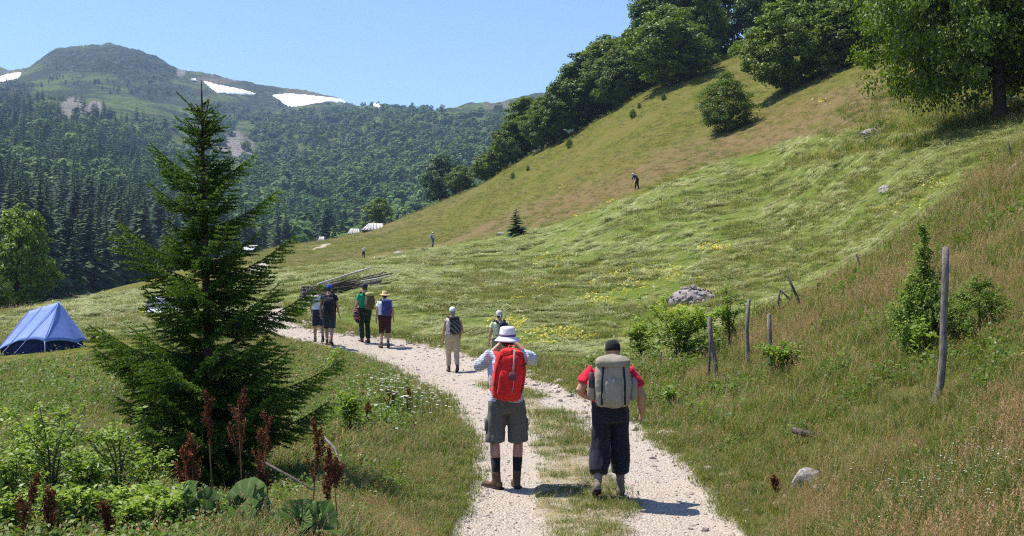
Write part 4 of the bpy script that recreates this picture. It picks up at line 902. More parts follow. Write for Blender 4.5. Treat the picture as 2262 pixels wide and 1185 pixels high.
# ------------------------------------------------------------------ foreground plants, each one a thing
def leafy(name, P, h, w, label, mat='shrub', stems=4, leaf=.05, n=420, cat='shrub', group=None, low=.15, dens=1.0):
    o = empty(name, P); s = MB(); C = []; D = []
    for k in range(stems):
        a = rng.random() * 6.283; r = w * (.15 + .35 * rng.random()); top = np.array([r * math.cos(a), r * math.sin(a), h * (.75 + .28 * rng.random())]); b0 = np.array([rng.normal() * .04 * w, rng.normal() * .04 * w, -.03])
        mid = b0 * .4 + top * .5 + np.array([-top[0] * .25, -top[1] * .25, h * .06]); s.tube([b0, mid, top], [.008 * h + .003, .006 * h + .002, .002], 5)
        for j in range(int(9 * dens)):
            t = low + (1 - low) * rng.random(); base = (b0 * (1 - t) + top * t) + (mid - (b0 + top) / 2) * (4 * t * (1 - t)); aa = rng.random() * 6.283; l = w * .42 * (1.15 - t * .75) * (.5 + .6 * rng.random())
            e = base + np.array([math.cos(aa) * l, math.sin(aa) * l, l * (.35 + .3 * rng.random())]); s.tube([base, (base + e) / 2 + [0, 0, -.02 * l], e], [.0035 * h + .001, .0025, .001], 4)
            m = max(3, int(n / (stems * 9 * dens))); tt = rng.random(m)[:, None] ** .7; C.append(base + (e - base) * tt + rng.normal(0, leaf * .55, (m, 3))); D.append(np.tile(e - base, (m, 1)) + rng.normal(0, l * .6, (m, 3)))
    C = np.concatenate(C); D = np.concatenate(D); f = MB(); f.leaves(C, rng.normal(size=C.shape) * .42 + [0, 0, 1], leaf * (.55 + .8 * rng.random(len(C))), .55, 0, .12, D)
    s.build('stem', M['wood_dark'], o, True); f.build('foliage', M[mat], o)
    return tag(o, label, cat, group)
for px, y, top, w, lab in ((115, 7.4, 888, .55, 'light green leafy shrub tallest in the lower left corner'), (262, 7.6, 905, .5, 'light green leafy shrub between the tall one and the spruce'), (30, 7.0, 1000, .5, 'leafy shrub at the lower left picture edge'), (185, 7.0, 985, .5, 'leafy shrub low between the two tall lower left shrubs'), (335, 6.9, 1095, .45, 'low leafy shrub under the left side of the spruce'), (60, 9.0, 930, .6, 'darker leafy shrub behind the lower left shrubs'), (320, 8.6, 1000, .5, 'leafy shrub close to the left foot of the spruce'), (230, 6.7, 1080, .45, 'low leafy shrub at the bottom edge left of the dock stalks'), (140, 6.5, 1090, .45, 'low leafy shrub at the bottom edge under the tallest shrub'), (10, 6.5, 1090, .45, 'low leafy shrub in the very lower left corner'), (370, 6.6, 1120, .4, 'low leafy shrub at the bottom edge beside the big leaves'), (300, 6.5, 1125, .4, 'low leafy shrub at the bottom edge right of the short dock stalk'), (80, 8.2, 960, .6, 'mid height leafy shrub between the left edge and the tallest shrub'), (210, 8.4, 1000, .55, 'mid height leafy shrub behind the gap of the two tall shrubs')):
    P = at(px, y); leafy('leafy_shrub', P, max(.25, EYE + (HY - top) / FPX * y - P.z), w, lab, 'shrub', 5, .042, 900, group='leafy shrubs in the lower left corner')
for px, py, top, w, lab, st, n in ((1505, 800, 668, 185, 'leafy shrub thicket in front of the stone heap', 9, 4600), (1412, 800, 705, 85, 'slim green shrub left of the fence shrub thicket', 5, 1500), (1612, 775, 640, 95, 'thin leafy shrub leaning behind the crooked double post', 5, 1300), (1485, 900, 865, 60, 'low yellow green bush left above the roadside rocks', 4, 320), (1540, 922, 890, 50, 'low yellow green bush right of its twin by the roadside', 4, 260), (1740, 840, 765, 130, 'bright green low bush right of the third fence post', 6, 1500), (735, 830, 770, 60, 'thin green shrub beside the track below the pair of hikers', 3, 260), (770, 960, 870, 90, 'green herb bush between the spruce and the daisies', 5, 500)):
    P = gpix(px, py); s = P.y / FPX; leafy('leafy_shrub', P, (py - top) * s, w * s, lab, 'shrub', st, .05 + .0012 * P.y, n, group='low shrubs along the track')
# juniper behind the big post
JN = broad_tree(260, 70, .020, [(0, .16), (.1, .27), (.28, .28), (.45, .20), (.6, .12), (.75, .06), (.9, .03), (1, .012)], .010, .05, 'juniper', 31, .05, flat=1.5)
JL = broad_tree(200, 70, .026, [(0, .3), (.15, .5), (.4, .5), (.65, .34), (.85, .16), (1, .04)], .010, .07, 'juniper', 32, .05, flat=1.2)
def juniper(P, h, w, label, me=None, ref=.56):
    return put_tree('juniper', me or JN, P - Vector((0, 0, .04)), h, w / h / ref, label, 'juniper')
P = gpix(2040, 775); s = P.y / FPX; juniper(P, 275 * s, 150 * s, 'spiky upright juniper behind the tall fence post')
P = gpix(2165, 740); s = P.y / FPX; juniper(P, 140 * s, 170 * s, 'low spreading juniper right of the tall fence post', JL, 1.0)
P = gpix(2050, 790); s = P.y / FPX; leafy('leafy_shrub', P, 75 * s, 90 * s, 'broad leaved bright shrub at the foot of the upright juniper', 'shrub', 4, .1, 110)
# dock stalks
def dock(px, y, bot, top, wpx, label):
    P = at(px, y); zt = EYE + (HY - top) / FPX * y; zb = EYE + (HY - bot) / FPX * y; s = y / FPX; o = empty('dock_plant', P); H = zt - P.z; w = wpx * s * .62
    st = MB(); sd = MB(); lx = rng.normal() * .02; st.tube([(0, 0, -.03), (lx, 0, H * .5), (lx * 1.6, 0, H * .98)], [.006, .005, .0015], 5)
    lo = max(.1, (zb - P.z) / H); C = []
    for k in range(9):
        t = lo + (1 - lo) * (k + .5) / 9; a = rng.random() * 6.283; b0 = np.array([lx * 1.6 * t, 0, H * t]); l = w * (1.25 - .8 * (t - lo) / (1 - lo)); e = b0 + np.array([math.cos(a) * l, math.sin(a) * l, l * 2.2 + .02]); st.tube([b0, e], [.0025, .001], 4)
        m = 80; q = rng.random(m)[:, None]; C.append(b0 + (e - b0) * q + rng.normal(0, .009, (m, 3)))
    C = np.concatenate(C); sd.leaves(C, rng.normal(size=C.shape), .013 + .008 * rng.random(len(C)), .8, 0, .1); st.build('stem', M['dock_stem'], o, True); sd.build('seed_head', M['dock_seed'], o); tag(o, label, 'dock plant', 'rust brown dock stalks')
M['dock_stem'] = plain('dock_stem', (.22, .12, .05), .8)
for a in ((46, 6.2, 1185, 1066, 30, 'rust brown dock stalk at the far lower left'), (113, 6.2, 1190, 1096, 26, 'short dock stalk second from the left edge'), (243, 6.2, 1200, 1125, 20, 'lowest dock stalk at the bottom left of the spruce'), (405, 7.2, 1090, 985, 30, 'left stalk of the dock pair before the spruce base'), (436, 7.2, 1130, 975, 30, 'right stalk of the dock pair before the spruce base'), (474, 7.3, 985, 880, 26, 'slim tall dock stalk in the middle before the spruce'), (540, 7.3, 1035, 888, 44, 'thickest tall dock stalk before the spruce'), (572, 7.4, 1060, 930, 30, 'dock stalk just right of the thickest one'), (590, 7.3, 1110, 1050, 20, 'small dock stalk under the thickest one'), (688, 7.3, 1070, 945, 36, 'bushy dock stalk left above the big leaves'), (728, 7.4, 1120, 1000, 22, 'thin dock stalk right of the bushy one'), (752, 7.3, 1085, 1035, 30, 'short drooping dock stalk at the right of its row'), (855, 17, 918, 865, 12, 'small dark dock stalk left among the daisies'), (866, 17.3, 915, 872, 10, 'small dark dock stalk close to its left neighbour among the daisies'), (903, 16.5, 925, 865, 16, 'small dark dock stalk right among the daisies'), (790, 15, 925, 893, 14, 'dim dock stalk beside the spruce branch tip'), (818, 15, 935, 900, 14, 'dim dock stalk between spruce tip and daisies'), (1715, 10.2, 1110, 1062, 12, 'dark dock stalk in the grass near the grey boulder')): dock(*a)
# big leaved butterbur at the bottom edge
def big_leaf_mat():
    n = NT('butterbur_leaf'); v = n.obj(); oi = n.n('ObjectInfo'); f = n.noise(5, v, 4); sp = n.n('SeparateXYZ', {0: v})
    an = n.math('ARCTAN2', sp.outputs[1], sp.outputs[0]); an = n.math('ADD', an, n.math('MULTIPLY', n.noise(2.5, v, 2), .25))
    rib = n.math('POWER', n.math('ABSOLUTE', n.math('SINE', n.math('MULTIPLY', an, 6.5))), 7.0)
    net = n.n('TexVoronoi', {'Vector': v, 'Scale': 7.0}, feature='DISTANCE_TO_EDGE').outputs[0]; nf = n.ramp(net, [(.0, 1.0), (.06, 0.0)])
    vein = n.math('MAXIMUM', rib, n.math('MULTIPLY', nf, .5))
    c = n.ramp(f, [(.3, (.06, .17, .015)), (.7, (.14, .28, .035))]); c = n.mix(n.math('MULTIPLY', oi.outputs['Random'], .5), c, (.28, .37, .22)); c = n.mix(n.math('MULTIPLY', vein, .5), c, (.40, .50, .26))
    return n.surf(c, .55, .3, n.bump(n.math('SUBTRACT', f, n.math('MULTIPLY', vein, .8)), .9, .08), transl=.3)
M['butterbur'] = big_leaf_mat()
def big_leaf():
    n, k = 26, 7; a = np.linspace(0, 6.283, n, endpoint=False); V = [(0, 0, 0)]; ph = rng.random(3) * 6
    for j in range(1, k + 1):
        f = j / k; R = f * (.92 + .1 * np.cos(a) - .45 * np.exp(-((np.abs(a - np.pi)) / .35) ** 2) + .04 * np.cos(9 * a + ph[0]) * f)
        z = .55 * f * f * (np.sin(a) ** 2) + .10 * f * f + .22 * f * f * np.sin(3 * a + ph[1]) + .10 * f ** 3 * np.sin(8 * a + ph[0]) + .07 * f * np.cos(11 * a + ph[2]) * f + .05 * np.abs(np.sin(7 * a)) * f
        V += list(np.stack([R * np.cos(a), R * np.sin(a) * .95, z], 1))
    T = [(0, 1 + i, 1 + (i + 1) % n) for i in range(n)]; Q = [(1 + (j - 1) * n + i, 1 + j * n + i, 1 + j * n + (i + 1) % n, 1 + (j - 1) * n + (i + 1) % n) for j in range(1, k) for i in range(n)]
    b = MB(); b.add(V, T, Q); return b.mesh('leaf', (M['butterbur'],), True)
BL = [big_leaf() for _ in range(4)]
for ci, (cpx, y, lab, lv) in enumerate(((560, 6.8, 'large leaved butterbur at the bottom edge under the spruce', [(random.uniform(400, 610), random.uniform(1100, 1185), random.uniform(26, 46), random.uniform(.1, .9), random.uniform(-.9, .9), random.uniform(0, 6)) for _ in range(11)] + [(540, 1112, 50, .75, -.35, .3)]), (680, 6.7, 'large leaved butterbur at the bottom edge right of its twin', [(random.uniform(625, 735), random.uniform(1135, 1190), random.uniform(24, 42), random.uniform(.1, .8), random.uniform(-.9, .9), random.uniform(0, 6)) for _ in range(7)] + [(703, 1158, 46, .35, .4, .4)]))):
    P = at(cpx, y); o = empty('butterbur', P)
    for i, (px, py, r, tx_, ty_, rz_) in enumerate(lv):
        yy = y + .1 * math.sin(i * 2.4); q = Vector(((px - CX) / FPX * yy, yy, EYE + (HY - py - 2) / FPX * yy)) - P; s = r * 1.15 * yy / FPX
        link('leaf', BL[i % 4], o, q, (tx_ * 1.2 + .35, ty_ * .9, rz_ * 2.2), (s, s, s)); st = MB(); st.tube([(q.x * .3, q.y * .3, -.02), (q.x * .8, q.y * .7, q.z * .6), tuple(q)], [.007, .006, .004], 6); st.build('stem', M['herb_stem'] if 'herb_stem' in M else M.setdefault('herb_stem', plain('herb_stem', (.16, .22, .07))), o, True)
    tag(o, lab, 'butterbur')
# dead pale branches by the spruce
for pts, r, lab in ((((585, 1022, 8.6), (620, 1042, 8.3), (650, 1058, 8.2), (690, 1082, 8.0)), .011, 'grey dead branch lying behind the dock stalks'), (((715, 965, 8.6), (738, 990, 8.4), (750, 1020, 8.3), (757, 1050, 8.2)), .010, 'white bare dead branch arching at the right of the spruce')):
    b = MB(); b.tube([((px - CX) / FPX * y, y, EYE + (HY - py) / FPX * y) for px, py, y in pts], [r, r, r * .9, r * .6], 7); tag(b.build('dead_branch', M['wood_dark'] if r > .0105 else M['wood_grey'], None, True), lab, 'branch')  # dark wood on the first branch stands in for the shadow over it
print('plants', round(time.time() - T0, 1))
# ------------------------------------------------------------------ people
def remesh(mb, voxel, smooth=2, wr=0.0, wf=6.0, seed=0, stretch=(1, 1, 1)):
    me = mb.mesh('tmp'); o = bpy.data.objects.new('tmp', me); COL.objects.link(o)
    m = o.modifiers.new('r', 'REMESH'); m.mode = 'VOXEL'; m.voxel_size = voxel; m.use_smooth_shade = True
    if smooth: s = o.modifiers.new('s', 'SMOOTH'); s.iterations = smooth; s.factor = .5
    dg = bpy.context.evaluated_depsgraph_get(); r = bpy.data.meshes.new_from_object(o.evaluated_get(dg), depsgraph=dg)
    bpy.data.objects.remove(o); bpy.data.meshes.remove(me)
    if wr:
        n = len(r.vertices); co = np.empty(n * 3); r.vertices.foreach_get('co', co); no = np.empty(n * 3); r.vertices.foreach_get('normal', no); co = co.reshape(-1, 3); no = no.reshape(-1, 3)
        d = np.array([mnoise.noise(Vector((c[0] * wf * stretch[0] + seed, c[1] * wf * stretch[1], c[2] * wf * stretch[2]))) + .5 * mnoise.noise(Vector((c[0] * wf * 2.2 * stretch[0], c[1] * wf * 2.2, c[2] * wf * 2.2 * stretch[2] + seed))) for c in co])
        r.vertices.foreach_set('co', (co + no * d[:, None] * wr).ravel()); r.update()
    return r
def cloth(name, col, var=.12, sc=30, stripes=None, rough=.9):
    n = NT(name); v = n.obj(); f = n.noise(sc * .3, v, 4); c = n.ramp(f, [(.3, tuple(q * (1 - var) for q in col)), (.7, tuple(min(1, q * (1 + var)) for q in col))])
    if stripes:
        w = n.n('TexWave', {'Vector': v, 'Scale': stripes[0], 'Distortion': 1.2, 'Detail': 1.0, 'Detail Scale': 2.0}, wave_type='BANDS', bands_direction=stripes[2]).outputs['Fac']; c = n.mix(n.ramp(w, [(.55, 0.0), (.75, .85)]), c, stripes[1])
    return n.surf(c, rough, .15, n.bump(n.noise(sc * 8, v, 2), .15, .004), sheen=.1)
n = NT('skin'); v = n.obj(); f = n.noise(14, v, 4)
M['skin'] = n.surf(n.ramp(f, [(.3, (.36, .19, .125)), (.7, (.47, .26, .175))]), .5, .35)
M['leather'] = plain('boot_leather', (.11, .065, .04), .7, .3, .3, 12); M['boot_grey'] = plain('boot_grey', (.19, .16, .13), .8, .2, .3, 12); M['sole'] = plain('rubber_sole', (.025, .024, .022), .8)
M['hair_d'] = plain('dark_hair', (.025, .018, .013), .6, .4, .3, 40); M['hair_g'] = plain('grey_hair', (.35, .32, .28), .6, .4, .2, 40)
M['eye'] = plain('eye_white', (.7, .7, .68), .3)
SKEL = dict(pelvis=(0, 0, .98), chest=(0, 0, 1.30), neck=(0, 0, 1.49), head=(0, .02, 1.645), shL=(-.185, 0, 1.44), shR=(.185, 0, 1.44), elL=(-.25, -.03, 1.16), elR=(.25, -.03, 1.16), wrL=(-.27, .07, .93), wrR=(.27, .07, .93),
            hipL=(-.095, 0, .94), hipR=(.095, 0, .94), knL=(-.10, .03, .50), knR=(.10, .03, .50), anL=(-.10, -.01, .09), anR=(.10, -.01, .09), toeL=(-.12, .17, .03), toeR=(.12, .17, .03))
def A_(v): return np.asarray(v, float)
def lerp(a, b, t): return A_(a) * (1 - t) + A_(b) * t
def torso(mb, J, g=0.0, z0=None, wide=1.0, belly=0.0, to_neck=True, hem=-.02):
    P, C, N = A_(J['pelvis']), A_(J['chest']), A_(J['neck'])
    pts = [P + (0, 0, -.10), P + (0, 0, -.02), lerp(P, C, .35), lerp(P, C, .7), C, lerp(C, N, .55), lerp(C, N, .85)]; r = [(.15, .11), (.165, .12), (.15, .11 + belly), (.165, .115 + belly * .6), (.18, .12), (.175, .105), (.11, .08)]
    if to_neck: pts += [N + (0, 0, .02), lerp(N, J['head'], .5)]; r += [(.062, .064), (.055, .058)]
    if z0 == 'shirt': pts, r = [P + (0, 0, hem)] + pts[2:], r[1:]
    mb.tube(pts, [((a + g) * wide, b + g) for a, b in r], 18, sup=2.4)
def limb(mb, pts, r, n=12): mb.tube(pts, r, n)
def hand(mb, W, D, side, curl=.5, k=1.0):
    """palm and five fingers; W wrist, D direction, side = thumb direction"""
    D = A_(D); D /= np.linalg.norm(D); S = A_(side); S = S - D * S.dot(D); S /= np.linalg.norm(S) + 1e-9; B = np.cross(D, S); W = A_(W)
    mb.tube([W, W + D * .045 * k, W + D * .09 * k], [(.026 * k, .019 * k), (.038 * k, .018 * k), (.04 * k, .015 * k)], 10, ref=S)
    for i, (o, l) in enumerate(((.030, .066), (.010, .075), (-.010, .070), (-.029, .056))):
        b0 = W + D * .082 * k + S * o * k; d = D.copy(); p = [b0]
        for s_ in (.42, .33, .25): d = d + B * curl * .75; d /= np.linalg.norm(d); p.append(p[-1] + d * l * s_ * k)
        mb.tube(p, [.0095 * k, .009 * k, .008 * k, .0065 * k], 7)
    b0 = W + D * .025 * k + S * .025 * k; d = D * .6 + S * .8 + B * .3; d /= np.linalg.norm(d); p1 = b0 + d * .038 * k; mb.tube([b0, p1, p1 + (d * .5 + D * .7) * .032 * k], [.013 * k, .0105 * k, .008 * k], 7)
def lathe(mb, prof, c, n=20, sy=1.12, tilt=0.0, m=0, wav=0.0):
    V = []; a = np.linspace(0, 2 * np.pi, n, endpoint=False)
    for j, (r, z) in enumerate(prof): V.append(np.stack([r * np.cos(a), r * np.sin(a) * sy, z + wav * r * np.sin(2 * a + 1) * (j / len(prof)) + 0 * a], 1))
    V = np.concatenate(V); ct, st = math.cos(tilt), math.sin(tilt); V = V @ np.array([[1, 0, 0], [0, ct, -st], [0, st, ct]]).T + A_(c)
    j = np.arange(n); j2 = (j + 1) % n; mb.add(V, None, np.concatenate([np.stack([i * n + j, i * n + j2, (i + 1) * n + j2, (i + 1) * n + j], 1) for i in range(len(prof) - 1)]), m)
def boot(J, s, mat, root, vox, high=.13, toe=None):
    an, to = A_(J['an' + s]), A_(J['toe' + s]); f = to - an; f[2] = 0; f /= np.linalg.norm(f) + 1e-9; side = np.array([f[1], -f[0], 0]); up = A_((0, 0, 1.0))
    dn = to - an; L = np.linalg.norm(dn[:2]); hl = A_(J.get('heel' + s, an - f * .055 - up * (an[2] - .0))); hl = hl * 1.0
    if 'heel' + s not in J: hl[2] = 0.0
    tp = to.copy(); tp[2] = max(0.0, to[2] - .03); b = MB(); kn = A_(J['kn' + s]); sh = kn - an; sh /= np.linalg.norm(sh)
    base = [hl - f * .01, hl + (tp - hl) * .3, hl + (tp - hl) * .65, tp + f * .02]; upn = np.cross(side, (tp - hl)); upn /= np.linalg.norm(upn) + 1e-9
    if upn[2] < 0: upn = -upn
    b.tube([base[0] + upn * .045, base[1] + upn * .05, base[2] + upn * .042, base[3] + upn * .032], [(.036, .045), (.042, .05), (.050, .042), (.036, .030)], 12, ref=side)
    b.tube([hl + f * .045 + upn * .05, an + sh * .03, an + sh * high], [(.043, .055), (.045, .052), (.050, .054)], 12, ref=side)
    o = link('boot', remesh(b, vox, 2, .0025, 18), root); o.data.materials.append(mat)
    so_ = MB(); so_.tube([base[0] - f * .012 + upn * .012, base[1] + upn * .012, base[2] + upn * .012, base[3] + f * .012 + upn * .012], [(.038, .014), (.044, .014), (.053, .014), (.036, .014)], 12, ref=side, sup=3); so_.build('sole', M['sole'], o, True)
def pack(name, P, rzv, s, W_, D_, H_, mat, label, lid=None, pocket=None, strapm=None, tilt=0.0, extra=None, shift=(0, 0, 0), zc=1.28, group=None, lean=0.0):
    """backpack on a person's back; the origin is the person's foot point"""
    o = empty(name, P, rzv, s); zb = zc - H_ / 2; y0 = -.13 + shift[1]; yb = y0 - D_ / 2; ct, st = math.cos(tilt), math.sin(tilt)
    def R(p): x, y, z = p; z -= zc; return (x * ct + z * st + shift[0], y + lean * z, -x * st + z * ct + zc + shift[2])
    vox = .012 if s > 0 and P.y < 15 else .02
    b = MB(); zz = np.array([0, .05, .3, .6, .85, 1.0]) ; b.tube([R((0, yb - .015 * math.sin(t * 3.1), zb + H_ * t)) for t in zz], [(W_ * .40, D_ * .42), (W_ * .47, D_ * .5), (W_ * .5, D_ * .54), (W_ * .5, D_ * .5), (W_ * .46, D_ * .44), (W_ * .36, D_ * .34)], 20, sup=3.6)
    bd = link('bag', remesh(b, vox, 2, .012, 8, 3), o); bd.data.materials.append(mat)
    if lid:
        b = MB(); b.tube([R((0, yb - .01, zb + H_ * t)) for t in (.86, .92, 1.0, 1.07)], [(W_ * .46, D_ * .5), (W_ * .49, D_ * .55), (W_ * .48, D_ * .54), (W_ * .38, D_ * .38)], 18, sup=3.2); q = link('lid', remesh(b, vox, 2, .006, 11, 8), o); q.data.materials.append(lid)
    if pocket:
        for (px_, pz, pw, ph) in pocket:
            b = MB(); b.tube([R((px_, yb - D_ * .5, pz + ph * t)) for t in (0, .15, .8, 1)], [(pw * .45, .03), (pw * .5, .045), (pw * .5, .042), (pw * .42, .025)], 14, sup=3.4); q = link('pocket', remesh(b, vox, 1, .004, 14), o); q.data.materials.append(mat)
    sm = strapm or mat
    for sx in (-1, 1):
        b = MB(); b.tube([R((sx * .09, -.13, zc + .16)), (sx * .11 + shift[0] * .3, -.10, 1.50), (sx * .125, -.01, 1.525), (sx * .13, .09, 1.45), (sx * .15, .125, 1.28), (sx * .17, .06, 1.12), R((sx * .15, -.12, zb + .06))], [(.028, .008)] * 7, 8, ref=(1, 0, 0)); b.build('strap', sm, o, True)
    if extra: extra(o, R, zb, yb)
    return tag(o, label, 'backpack', group)
def person(P, rzv, s, J, fit, label, vox=.02, near=False, group='hikers'):
    J = {**SKEL, **J}; o = empty('person', P, rzv, s); hd = A_(J['head'])
    b = MB(); torso(b, J); hr = [(.071, .090, .118)]
    b.ell(hd, hr[0], 16, 12); b.ell(hd + (0, .025, -.045), (.055, .066, .072), 12, 8)
    b.tube([hd + (0, .085, .02), hd + (0, .108, -.022), hd + (0, .085, -.032)], [.010, .015, .010], 8); b.ell(hd + (0, .088, -.058), (.024, .010, .008), 8, 6)
    for sx in (-1, 1): b.ell(hd + (sx * .075, -.005, -.008), (.010, .020, .032), 8, 6); b.ell(hd + (sx * .030, .078, .022), (.018, .012, .008), 8, 6)
    k = 1.0 if near else 1.25; ab = fit.get('bulk', 1.0)
    for sd, sx in (('L', -1), ('R', 1)):
        sh, el, wr = A_(J['sh' + sd]), A_(J['el' + sd]), A_(J['wr' + sd])
        limb(b, [sh, lerp(sh, el, .4), el, lerp(el, wr, .3), wr], [.052, .047 * ab, .040 * ab, .041 * ab, .028 * ab]); hdv = A_(J.get('hand' + sd, wr - el)); th = A_(J.get('thumb' + sd, (-sx * .4, .8, .2))); hand(b, wr, hdv, th, J.get('curl' + sd, .5), k)
        hp, kn, an = A_(J['hip' + sd]), A_(J['kn' + sd]), A_(J['an' + sd]); limb(b, [hp, lerp(hp, kn, .4), lerp(hp, kn, .9), kn, lerp(kn, an, .3), lerp(kn, an, .75), an], [.085, .078, .058, .054, .058, .042, .036])
        to = A_(J['toe' + sd]); b.tube([an + (0, -.0, -.03), lerp(an, to, .5), to], [(.036, .035), (.038, .028), (.035, .02)], 10)
    bd = link('body', remesh(b, vox, 2), o); bd.data.materials.append(M['skin'])
    if near:
        for sx in (-1, 1): e = MB(); e.ell(hd + (sx * .030, .082, .008), (.011, .009, .009), 8, 6); e.build('eye', M['eye'], bd, True)
    # hair
    if fit.get('hair'): b = MB(); b.ell(hd + (0, -.018, .018), (.079, .088, .112), 14, 9); b.ell(hd + (0, -.050, -.025), (.062, .045, .055), 12, 8); q = link('hair', remesh(b, vox, 1, .004, 40), o); q.data.materials.append(fit['hair'])
    # shirt
    g = fit.get('loose', .016); b = MB(); torso(b, J, g, 'shirt', fit.get('wide', 1.0), fit.get('belly', 0), False, fit.get('hem', -.04)); sl = fit.get('sleeve', .45); bk = fit.get('bulk', 1.0)
    for sd in 'LR':
        sh, el, wr = A_(J['sh' + sd]), A_(J['el' + sd]), A_(J['wr' + sd])
        if sl <= 1: limb(b, [lerp(J['chest'], sh, .65) + (0, 0, .0), sh + A_((0, 0, -.012)), lerp(sh, el, sl * .6), lerp(sh, el, sl)], [.06 + g * .6, .064 + g * .5, .060 * bk + g * .5, .060 * bk + g * .5])
        else: limb(b, [lerp(J['chest'], sh, .7) + (0, 0, .03), sh, lerp(sh, el, .5), el, lerp(el, wr, (sl - 1) * .6), lerp(el, wr, sl - 1)], [.06 + g, .062 + g, .056 + g, .054 + g, .048 + g, .044 + g])
    q = link('shirt', remesh(b, vox, 2, .015 if near else .006, 9, 1, (1, 1, .9)), o); q.data.materials.append(fit['shirt'])
    # trousers or shorts
    b = MB(); wd = fit.get('wide', 1.0); Pv = A_(J['pelvis']); b.tube([Pv + (0, 0, -.12), Pv + (0, 0, -.04), Pv + (0, 0, .06), Pv + (0, 0, .06 + fit.get('waist', 0) + .001)], [(.17 * wd, .135), (.185 * wd, .14), (.18 * wd, .14 + .6 * fit.get('belly', 0)), (.176 * wd, .14 + fit.get('belly', 0))], 18, sup=2.4); ln = fit['leg']; fl = fit.get('flare', .085)
    for sd in 'LR':
        hp, kn, an = A_(J['hip' + sd]), A_(J['kn' + sd]), A_(J['an' + sd]); hem = []
        if ln <= 1: pts = [hp + (0, 0, .02), lerp(hp, kn, .35), lerp(hp, kn, ln * .8), lerp(hp, kn, ln)]; r = [.104, .110, fl * 1.02 + .008, fl + .012]
        else: pts = [hp + (0, 0, .02), lerp(hp, kn, .4), kn, lerp(kn, an, (ln - 1) * .55), lerp(kn, an, ln - 1)]; r = [.104, .106, fl, fl * .95, fl * .86]
        limb(b, pts, r, 14)
    q = link('trousers' if ln > 1 else 'shorts', remesh(b, vox, 2, .013 if near else .006, 8, 5, (1.5, 1.5, .7)), o); q.data.materials.append(fit['pants'])
    if near and fit.get('belt'):
        bb = MB(); bb.tube([Pv + (0, 0, .055), Pv + (0, 0, .092)], [(.172, .132), (.170, .130)], 20, sup=2.4); bb.build('belt', fit['belt'], q, True)
    if fit.get('cargo'):
        for sx, sd in ((-1, 'L'), (1, 'R')):
            c = lerp(J['hip' + sd], J['kn' + sd], .52) + (sx * .105, .01, 0); bb = MB(); bb.tube([c + (0, 0, -.075), c + (0, 0, -.06), c + (0, 0, .05), c + (0, 0, .065)], [(.012, .05), (.024, .066), (.022, .066), (.012, .055)], 12, sup=3.6); bb.build('pocket', fit['pants'], q, True)
    if fit.get('sock'):
        for sd in 'LR':
            kn, an = A_(J['kn' + sd]), A_(J['an' + sd]); bb = MB(); bb.tube([lerp(kn, an, .98), lerp(kn, an, .75), lerp(kn, an, fit['sock'][1])], [.044, .047, .056], 12); bb.build('sock', fit['sock'][0], o, True)
    for sd in 'LR': boot(J, sd, fit.get('boot', M['leather']), o, max(vox * .8, .01), fit.get('boothigh', .10))
    # hat
    ht = fit.get('hat'); c = hd + (0, -.005, .0)
    if ht:
        kind, hm_ = ht[0], ht[1]; b = MB(); tl = fit.get('hattilt', 0)
        if kind == 'bucket':
            lathe(b, [(.0, .162), (.05, .158), (.075, .148), (.083, .125), (.092, .06), (.094, .045), (.128, .012), (.146, -.004), (.144, -.008), (.094, .036), (.09, .04)], c, 24, 1.1, tl, 0, .06); q = b.build('hat', hm_, o, True)
            bb = MB(); lathe(bb, [(.0955, .043), (.0965, .048), (.094, .068), (.0925, .069)], c, 24, 1.1, tl, 0, .03); bb.build('hat_band', ht[2], q, True)
        elif kind == 'straw':
            lathe(b, [(.0, .15), (.06, .145), (.085, .12), (.092, .06), (.10, .045), (.15, .03), (.185, .018), (.184, .013), (.1, .038)], c, 24, 1.05, tl, 0, .1); b.build('hat', hm_, o, True)
        elif kind == 'cap':
            lathe(b, [(.0, .135), (.035, .132), (.065, .115), (.083, .08), (.0885, .04), (.0885, .012), (.084, .010)], c, 22, 1.14, tl); q = b.build('cap', hm_, o, True)
            bb = MB(); bb.tube([c + (0, .075, .022), c + (0, .12, .02), c + (0, .165, .008)], [(.075, .006), (.072, .005), (.045, .004)], 14); bb.build('visor', hm_, q, True)
            bb = MB(); bb.ell(c + (0, 0, .136), (.008, .008, .005), 8, 5); bb.build('button', hm_, q, True)
        else:
            lathe(b, [(.0, .13), (.04, .126), (.07, .105), (.084, .07), (.087, .02), (.084, -.015), (.08, -.02)], c, 22, 1.15, tl); b.tube([c + (0, -.095, .0), c + (.01, -.12, -.03), c + (.015, -.118, -.08)], [.015, .018, .004], 8); b.build('bandana', hm_, o, True)
    return tag(o, label, 'person', group)
C_ = lambda nm, col, **k: cloth(nm, col, **k)
